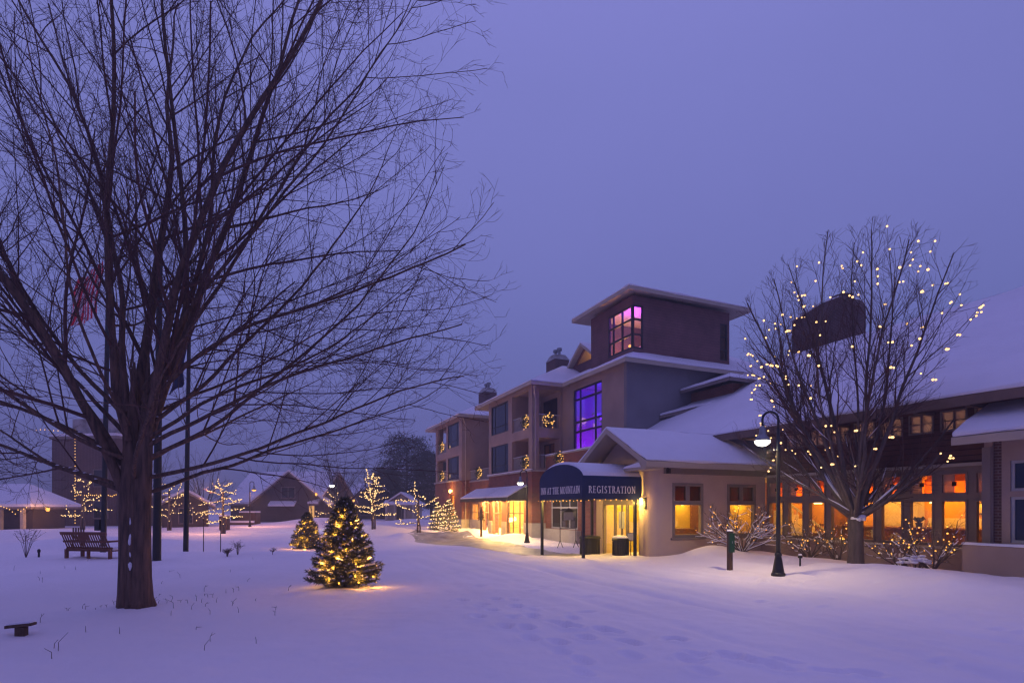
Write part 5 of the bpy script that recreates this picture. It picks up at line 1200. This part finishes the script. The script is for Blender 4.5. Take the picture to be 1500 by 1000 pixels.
local('garden_stake', 'short black stake in the snow in front of the weed clump', 'stake', gat(57,18.4), lambda m: (m.lathe([(.03,-.2),(.03,.16),(.045,.18),(.045,.25),(.02,.28)],8)), 'black')
for px, h, lb, mt in ((298,1.35,'thin brown snow stake planted in the lawn','oldwood'),(323,1.30,'thin dark snow stake beside the brown one','black')):
    local('snow_stake', lb, 'stake', gat(px, 22.2 if px < 310 else 22.6), lambda m: (m.tube([(0,0,-.3),(.01,0,h)],[.018,.014],6), m.box(-.02,.03,-.02,.02,h-.12,h-.02)), mt)
def flagpole(label, px, Y, H, lean, parts, r=.11):
    x, y, z = gat(px, Y)
    t = lthing('flagpole', label, 'flagpole', (x,y,z-.1), [('pole','black', lambda m: m.lathe([(r*1.15,-.3),(r*1.15,.1),(r,.12),(r*.62,H)],14)), ('ball','steel', lambda m: m.lathe([(.02,H),(.10,H+.06),(.11,H+.12),(.06,H+.2),(.01,H+.22)],10))]+parts)
    t.rotation_euler = (0, math.radians(lean), 0); return t
flagpole('tall dark flagpole flying the limp red and white flag', 151, 23, 13.7, 1.1, [('control_box','black', lambda m: m.box(-.30,-.11,-.12,.08,1.05,1.5))])
flagpole('dark flagpole standing close behind the big trunk', 229.5, 17.6, 10.0, .6, [], .125)
flagpole('dark flagpole with limp navy flag right of the trunk', 272, 22.4, 10.0, .9, [], .10)
def flag(label, loc, w, h, mt, seed, lean):
    rng = random.Random(seed); m = MB(); nx, nz = 14, 26; uvs = []
    def P(i, j, s):
        u, v = i/nx, j/nz
        fold = .11*math.sin(u*9+v*2.0+seed)+.05*math.sin(u*17+v*4)
        x = -u*w*(.62+.2*v)+lean*v; return (loc[0]+x+.05*math.sin(v*7+u*3), loc[1]+fold*(.3+.7*u)+s, loc[2]-v*h-u*h*.32*(1-.3*v))
    pts = [P(i,j,0) for j in range(nz+1) for i in range(nx+1)]
    m.add(pts, [(j*(nx+1)+i, j*(nx+1)+i+1, (j+1)*(nx+1)+i+1, (j+1)*(nx+1)+i) for j in range(nz) for i in range(nx)])
    o = m.build('flag', M[mt], None, loc, smooth=True, recalc=False)
    uv = o.data.uv_layers.new(name='UVMap')
    for lp in o.data.loops:
        i = lp.vertex_index; uv.data[lp.index].uv = ((i//(nx+1))/nz*0+(i % (nx+1))/nx, (i//(nx+1))/nz)
    so = o.modifiers.new('thick', 'SOLIDIFY'); so.thickness = .006
    return tag(o, label, 'flag')
flag('limp red and white striped flag hanging on the tallest pole', (-16.85, 22.85, 11.9), 1.4, 2.3, 'flag', 1, -.25)
flag('limp navy flag hanging on the right-hand pole', (-13.07, 22.3, 8.6), .8, 1.9, 'darkflag', 4, -.1)

# ================================================================ the village behind
def xy(px, Y): return ((px-750)/814*Y, Y)
def gable_house(name, label, x, y, w, d, he, hr, rz, wallm='cottage', winp=(), extra=None, snow=.25):
    t = thing(name, label, 'house', (0,0,0)); T = ident
    def b(nm, mt, fn, par=t): m = MB(); fn(m); return m.build(nm, M[mt], par)
    b('wall', wallm, lambda m: (m.box(-w/2,w/2,0,d,-.8,he), m.prism([(-w/2,0,he),(w/2,0,he),(0,0,hr)],(0,.2,0)), m.prism([(-w/2,d-.2,he),(w/2,d-.2,he),(0,d-.2,hr)],(0,.2,0))))
    k = (hr-he)/(w/2); o = .55
    r = b('roof', 'trim', lambda m: (m.prism([(-w/2-o,-.6,he-k*o+.02),(0,-.6,hr+.02),(0,d+.6,hr+.02),(-w/2-o,d+.6,he-k*o+.02)],(0,0,.18)), m.prism([(w/2+o,-.6,he-k*o+.02),(0,-.6,hr+.02),(0,d+.6,hr+.02),(w/2+o,d+.6,he-k*o+.02)],(0,0,.18))))
    b('snow_cover', 'roofsnow', lambda m: (m.prism([(-w/2-o,-.5,he-k*o+.205),(0,-.5,hr+.205),(0,d+.5,hr+.205),(-w/2-o,d+.5,he-k*o+.205)],(0,0,snow)), m.prism([(w/2+o,-.5,he-k*o+.205),(0,-.5,hr+.205),(0,d+.5,hr+.205),(w/2+o,d+.5,he-k*o+.205)],(0,0,snow))), r)
    for (x0,x1,z0,z1,mt) in winp:
        f = b('window', 'trim', lambda m: (m.box(x0-.08,x1+.08,-.06,-.003,z0-.08,z0), m.box(x0-.08,x1+.08,-.06,-.003,z1,z1+.08), m.box(x0-.08,x0,-.06,-.003,z0,z1), m.box(x1,x1+.08,-.06,-.003,z0,z1), m.box((x0+x1)/2-.03,(x0+x1)/2+.03,-.05,-.003,z0,z1)))
        b('pane', mt, lambda m: m.box(x0,x1,-.03,-.004,z0,z1), f)
    if extra: extra(b, t)
    t.location = (x, y, -.15); t.rotation_euler = (0,0,rz); return t
M['litwin'] = emit('lit_window', (1,.5,.16), .9)
x, y = xy(424, 67)
gable_house('cottage', 'dark gabled cottage with snow-edged roof behind the lit firs', x, y, 8.2, 9, 2.5, 6.0, .12, winp=((-.9,.6,3.1,4.3,'darkpane'),(2.3,2.9,.2,2.1,'litwin')),
    extra=lambda b,t: b('porch_roof','roofsnow', lambda m: m.prism([(-2.2,-1.0,2.05),(.8,-1.0,2.05),(.8,-.01,2.5),(-2.2,-.01,2.5)],(0,0,.2))))
x, y = xy(492, 72)
gable_house('cottage', 'long low brown cottage with snowy roof behind the bare trees', x, y, 9, 12, 2.6, 6.2, math.radians(78), winp=((-3,-2,1,2,'darkpane'),(1.6,2.4,.3,2.1,'litwin')))
x, y = xy(588, 76)
gable_house('porch_house', 'small pale porch house between the two ornamental trees', x, y, 4.0, 5, 2.3, 3.6, 0, 'stone', winp=((-.6,.6,.3,2.0,'darkpane'),), extra=lambda b,t: [b('porch_post','stone', lambda m: m.box(a-.12,a+.12,-1.3,-1.06,-.5,2.25)) for a in (-1.8,-.7,.7,1.8)]+[b('porch_roof','roofsnow', lambda m: m.prism([(-2.2,-1.4,2.25),(2.2,-1.4,2.25),(2.2,-.01,2.7),(-2.2,-.01,2.7)],(0,0,.22)))])
x, y = xy(548, 84)
gable_house('cottage', 'dark distant cottage behind the conical lit tree', x, y, 9, 10, 2.6, 5.4, .5, winp=((-2,-1,.8,2,'darkpane'),))
x, y = xy(272, 50)
gable_house('shed', 'low dark shed with snowy roof left of the tiered lit tree', x, y, 3.6, 5, 2.1, 3.2, math.radians(30), winp=((-.5,.5,.5,1.8,'darkpane'),))
# brick block with chimney-like tower, left
bl = thing('brick_block', 'tall flat-topped dark brick block with string lights behind the bench', 'building', (0,0,0))
def bb(nm, mt, fn, par=bl): m = MB(); fn(m); return m.build(nm, M[mt], par)
bb('wall','brick_dark', lambda m: (m.box(-3.2,3.6,0,2.2,-.8,8.6), m.box(3.61,9.5,.6,2.2,-.8,3.0)))
bb('parapet','trim', lambda m: m.box(-3.35,3.75,-.15,2.3,8.603,8.85)); bb('snow_cap','roofsnow', lambda m: m.box(-3.3,3.7,-.1,2.25,8.853,9.1))
bb('upper_block','slush', lambda m: m.box(-1.6,2.6,.6,2.0,9.1,10.6)); r = bb('roof','trim', lambda m: m.box(3.63,9.6,.5,2.2,3.003,3.2)); bb('snow_cover','roofsnow', lambda m: m.box(3.65,9.55,.55,2.2,3.203,3.36), r)
for z in (1.0, 4.0): 
    f = bb('window','trim', lambda m: (m.box(1.2,2.8,-.06,-.003,z,z+.08), m.box(1.2,2.8,-.06,-.003,z+1.6,z+1.68), m.box(1.2,1.28,-.06,-.003,z+.08,z+1.6), m.box(2.72,2.8,-.06,-.003,z+.08,z+1.6))); bb('pane','darkpane', lambda m: m.box(1.28,2.72,-.03,-.004,z+.08,z+1.6), f)
X0, Y0 = xy(120, 53); bl.location = (X0, Y0, -.3); bl.rotation_euler = (0,0,-.12)
pv = thing('pavilion', 'low pavilion with broad snowy hip roof and garland under the eave', 'building', (0,0,0))
def pb(nm, mt, fn, par=pv): m = MB(); fn(m); return m.build(nm, M[mt], par)
pb('wall','cottage', lambda m: m.box(-7.5,4.2,0,3,-.8,2.05))
hp = lambda z: [[(-8.6,-1,z),(5,-1,z),(2.6,1.4,z+1.7),(-6,1.4,z+1.7)],[(5,-1,z),(5,3.8,z),(2.6,1.4,z+1.7)],[(5,3.8,z),(-8.6,3.8,z),(-6,1.4,z+1.7),(2.6,1.4,z+1.7)],[(-8.6,3.8,z),(-8.6,-1,z),(-6,1.4,z+1.7)]]
r = pb('roof','trim', lambda m: [m.prism(P,(0,0,-.18)) for P in hp(2.1)]); pb('snow_cover','roofsnow', lambda m: [m.prism(P,(0,0,-.22)) for P in hp(2.325)], r)
for a in (-7.4,-3.4,2.2,4.1): pb('porch_post','stone', lambda m: m.box(a-.13,a+.13,-.85,-.6,-.8,1.92))
X1, Y1 = xy(-24, 45); pv.location = (X1, Y1, -.3); pv.rotation_euler = (0,0,-.06)
rng = random.Random(8); pts = []
for i in range(56):
    a = -8.2+13*i/55; v = Matrix.Rotation(-.06,4,'Z') @ Vector((a,-1.1,2.1-.32*abs(math.sin(a*1.25))+rng.gauss(0,.1))); pts.append(v+Vector((X1,Y1,-.3)))
st = thing('light_string', 'drooping golden garland lights along the pavilion eave', 'string lights', pts[0]); w = MB(); w.tube(pts,.01,3,cap=False); w.build('wire', M['wire'], st, recalc=False)
m = MB(); [m.octa(p+Vector((0,-.04,0)),.05) for p in pts]; o = m.build('bulbs', M['bulb_far2'], st, recalc=False); o['kind'] = 'stuff'
pts = []
for i in range(30): pts.append(Vector((X0-.3, Y0-.45, .3+8.2*i/29)))
for i in range(22): pts.append(Vector((X0-.3+3.9*i/21, Y0-.48, 2.9+rng.gauss(0,.04))))
for i in range(10): pts.append(Vector((X0-4.2+.4*i, Y0-.2+.02*i, 9.1+.05*math.sin(i))))
st = thing('light_string', 'pale light string outlining the corner of the brick block', 'string lights', pts[0]); w = MB(); w.tube(pts[:52],.01,3,cap=False); w.build('wire', M['wire'], st, recalc=False)
m = MB(); [m.octa(p,.055) for p in pts]; o = m.build('bulbs', M['bulb_far2'], st, recalc=False); o['kind'] = 'stuff'
def lantern(label, x, y, z, w):
    t = lthing('wall_lantern', label, 'lamp', (x,y,z), [('bracket','black', lambda m: (m.box(-.03,.03,.1,.5,.1,.14), m.lathe([(.05,.16),(.12,.14),(.02,.24)],8))), ('lamp_glass','lens_orange', lambda m: m.lathe([(.08,-.14),(.14,0),(.12,.13),(.04,.16)],10))])
    point('lantern_light', (x, y-.5, z), (1,.45,.14), w, .15)
x, y = xy(70, 43.2); lantern('orange lantern glowing under the pavilion eave', x, y, 1.6, 230)
x, y = xy(463, 61.5); lantern('small orange lantern on the cottage corner', x, y, 3.2, 160)
x, y = xy(518, 68); lantern('orange lantern between the cottages', x, y, 2.6, 160)
x, y = xy(330, 49); 
point('village_glow', (*xy(300, 40)[:1], 40, 3.0), (1,.45,.2), 420, .3)
def crate(label, px, Y, w, h): 
    x, y = xy(px, Y); z = ground(x, y, False)
    return lthing('dumpster', label, 'container', (x,y,z-.05), [('body','oldwood', lambda m: (m.box(-w/2,w/2,-.5,.5,0,h), [m.box(-w/2-.03,-w/2+.05,-.54,-.5,0,h),m.box(w/2-.05,w/2+.03,-.54,-.5,0,h),m.box(-w/2,w/2,-.54,-.5,h-.12,h)])), ('lid','black', lambda m: m.box(-w/2-.04,w/2+.04,-.55,.52,h+.003,h+.06)), ('snow_cap','roofsnow', lambda m: m.box(-w/2,w/2,-.5,.5,h+.063,h+.22))])
crate('dark wooden bin enclosure below the orange street lamp', 366, 56, 1.7, 1.15)
lthing('newspaper_box', 'narrow dark box standing in the snow by the tiered lit tree', 'box', (*xy(329,44),-.3), [('body','oldwood', lambda m: (m.box(-.3,.3,-.25,.25,0,1.3), m.box(-.34,.34,-.28,.28,1.303,1.36))), ('snow_cap','roofsnow', lambda m: m.box(-.3,.3,-.25,.25,1.363,1.5))])
x, y = xy(348, 55)
lthing('snowy_wall', 'low timber kerb wall capped with snow near the orange lamp', 'wall', (x,y,-.3), [('wall','oldwood', lambda m: m.box(-1.6,1.6,-.15,.15,-.3,.55)), ('snow_cap','roofsnow', lambda m: m.box(-1.6,1.6,-.17,.17,.553,.75))])
x, y = xy(115, 27)
lthing('trellis_chair', 'small slatted garden chair beyond the bench', 'chair', (x,y,ground(x,y,False)), [('backrest','oldwood', lambda m: [m.box(-.25+.11*i,-.19+.11*i,-.02,.02,.3,1.0) for i in range(5)]), ('seat','oldwood', lambda m: m.box(-.28,.28,-.5,.0,.36,.41)), ('leg','oldwood', lambda m: m.box(-.28,-.22,-.03,.03,-.2,.36)), ('leg','oldwood', lambda m: m.box(.22,.28,-.03,.03,-.2,.36))], .2)

# ================================================================ ground, pavement, air, sky
import bisect
rings = [1.2]
while rings[-1] < 900:
    r = rings[-1]; rings.append(r*(1.10 if r < 4 else 1.0062 if r < 19 else 1.012 if r < 50 else 1.03 if r < 120 else 1.12))
ang = []
a = -52.0
while a < 52: ang.append(a); a += .36
a = 52.0
while a < 308: ang.append(a); a += 4.0
na = len(ang); V = [(0,0,ground(0,0,False))]; F = []
for r in rings:
    for a in ang:
        x = r*math.sin(math.radians(a)); y = r*math.cos(math.radians(a)); V.append((x, y, ground(x, y, -53 < a < 53)))
for k in range(na): F.append((0, 1+k, 1+(k+1)%na))
for i in range(len(rings)-1):
    for k in range(na):
        F.append((1+i*na+k, 1+(i+1)*na+k, 1+(i+1)*na+(k+1)%na, 1+i*na+(k+1)%na))
me = bpy.data.meshes.new('ground'); me.from_pydata(V, [], F); me.materials.append(M['snow']); me.polygons.foreach_set('use_smooth', [True]*len(F)); me.update()
go = bpy.data.objects.new('ground', me); col.objects.link(go); tag(go, kind='structure')
# slushy cleared pavement before the shops and under the canopy
pv_ = MB(); n = 70
edge = []
for i in range(n+1):
    p = 17.6+i*.36
    qa = 8.9+.9*N(p*.35, 2)+.2*N(p*1.3, 5) - 3.6*sm(24,40,p) if False else 9.1+.55*N(p*.35,2)+.2*N(p*1.3,5)-.6*sm(22,30,p)
    qb = 12.0+.7*sm(24,30,p)+.3*N(p*.5,7)+.2*N(p*1.5,9)
    taper = sm(17.6,19.4,p)*(1-sm(38,42.8,p)); mid = 10.6
    edge.append((p, mid+(qa-mid)*taper, mid+(qb-mid)*taper))
K = 12
for i, (p, qa, qb) in enumerate(edge):
    for j in range(K+1):
        q = qa+(qb-qa)*j/K; x, y, _ = W(p, q); pv_.v.append((x, y, ground(x, y, False)+.012*math.sin(math.pi*j/K)+.002))
for i in range(n):
    for j in range(K): pv_.f.append([i*(K+1)+j,(i+1)*(K+1)+j,(i+1)*(K+1)+j+1,i*(K+1)+j+1]); pv_.m.append(0)
tag(pv_.build('pavement', M['slush'], None, smooth=True), kind='structure')
w = bpy.data.worlds.new('World'); sc.world = w; w.use_nodes = True; nt = w.node_tree; nt.nodes.clear()
sky = nt.nodes.new('ShaderNodeTexSky'); sky.sky_type = 'NISHITA'; sky.sun_disc = False; sky.sun_elevation = math.radians(-4); sky.sun_rotation = math.radians(200)
b0 = nt.nodes.new('ShaderNodeBackground'); b0.inputs[1].default_value = .05; link(nt, sky.outputs[0], b0.inputs[0])
tc = nt.nodes.new('ShaderNodeTexCoord'); sp = nt.nodes.new('ShaderNodeSeparateXYZ'); link(nt, tc.outputs['Generated'], sp.inputs[0])
cr = nt.nodes.new('ShaderNodeValToRGB'); link(nt, sp.outputs[2], cr.inputs[0]); E = cr.color_ramp.elements
E[0].position = 0.0; E[0].color = SKY[0]; E[1].position = 1.0; E[1].color = SKY[3]
e = E.new(.27); e.color = SKY[1]; e = E.new(.6); e.color = SKY[2]
nz = nt.nodes.new('ShaderNodeTexNoise'); nz.inputs['Scale'].default_value = 1.6; nz.inputs['Detail'].default_value = 3; link(nt, tc.outputs['Generated'], nz.inputs['Vector'])
mr = nt.nodes.new('ShaderNodeMapRange'); mr.inputs[3].default_value = .90; mr.inputs[4].default_value = 1.10; link(nt, nz.outputs['Fac'], mr.inputs[0])
b1_ = nt.nodes.new('ShaderNodeBackground'); link(nt, cr.outputs[0], b1_.inputs[0]); link(nt, mr.outputs[0], b1_.inputs[1])
ads = nt.nodes.new('ShaderNodeAddShader'); link(nt, b0.outputs[0], ads.inputs[0]); link(nt, b1_.outputs[0], ads.inputs[1])
out = nt.nodes.new('ShaderNodeOutputWorld'); link(nt, ads.outputs[0], out.inputs[0])
sd = bpy.data.lights.new('sun', 'SUN'); sd.energy = .03; sd.angle = math.radians(60); sd.color = (.75,.72,1)
so = bpy.data.objects.new('sun', sd); col.objects.link(so); so.rotation_euler = (math.radians(35), 0, math.radians(200))
if HAZE > 0:
    hm = bpy.data.materials.new('haze'); hm.use_nodes = True; n_ = hm.node_tree; n_.nodes.clear()
    pvn = n_.nodes.new('ShaderNodeVolumePrincipled'); pvn.inputs['Density'].default_value = HAZE; pvn.inputs['Color'].default_value = (.93,.92,.96,1); pvn.inputs['Anisotropy'].default_value = .25
    oo = n_.nodes.new('ShaderNodeOutputMaterial'); link(n_, pvn.outputs[0], oo.inputs['Volume'])
    hb = MB(); hb.box(-960,960,-960,960,-3,21); tag(hb.build('haze', hm, None), kind='stuff')
cam = bpy.data.cameras.new('camera'); cam.sensor_width = 36; cam.lens = 814/1500*36; cam.shift_y = 243/1500; cam.clip_end = 3000; cam.clip_start = .05
co = bpy.data.objects.new('camera', cam); col.objects.link(co); co.location = (0,0,EYE); co.rotation_euler = (math.pi/2,0,0); sc.camera = co
sc.view_settings.view_transform = 'Standard'; sc.view_settings.look = 'None'; sc.view_settings.exposure = 0; sc.view_settings.gamma = 1
cy = sc.cycles; cy.sample_clamp_indirect = 2.5; cy.max_bounces = 7; cy.diffuse_bounces = 3; cy.glossy_bounces = 3; cy.transparent_max_bounces = 12; cy.volume_bounces = 0; cy.use_denoising = True; cy.caustics_reflective = False; cy.caustics_refractive = False; cy.filter_width = 1.3
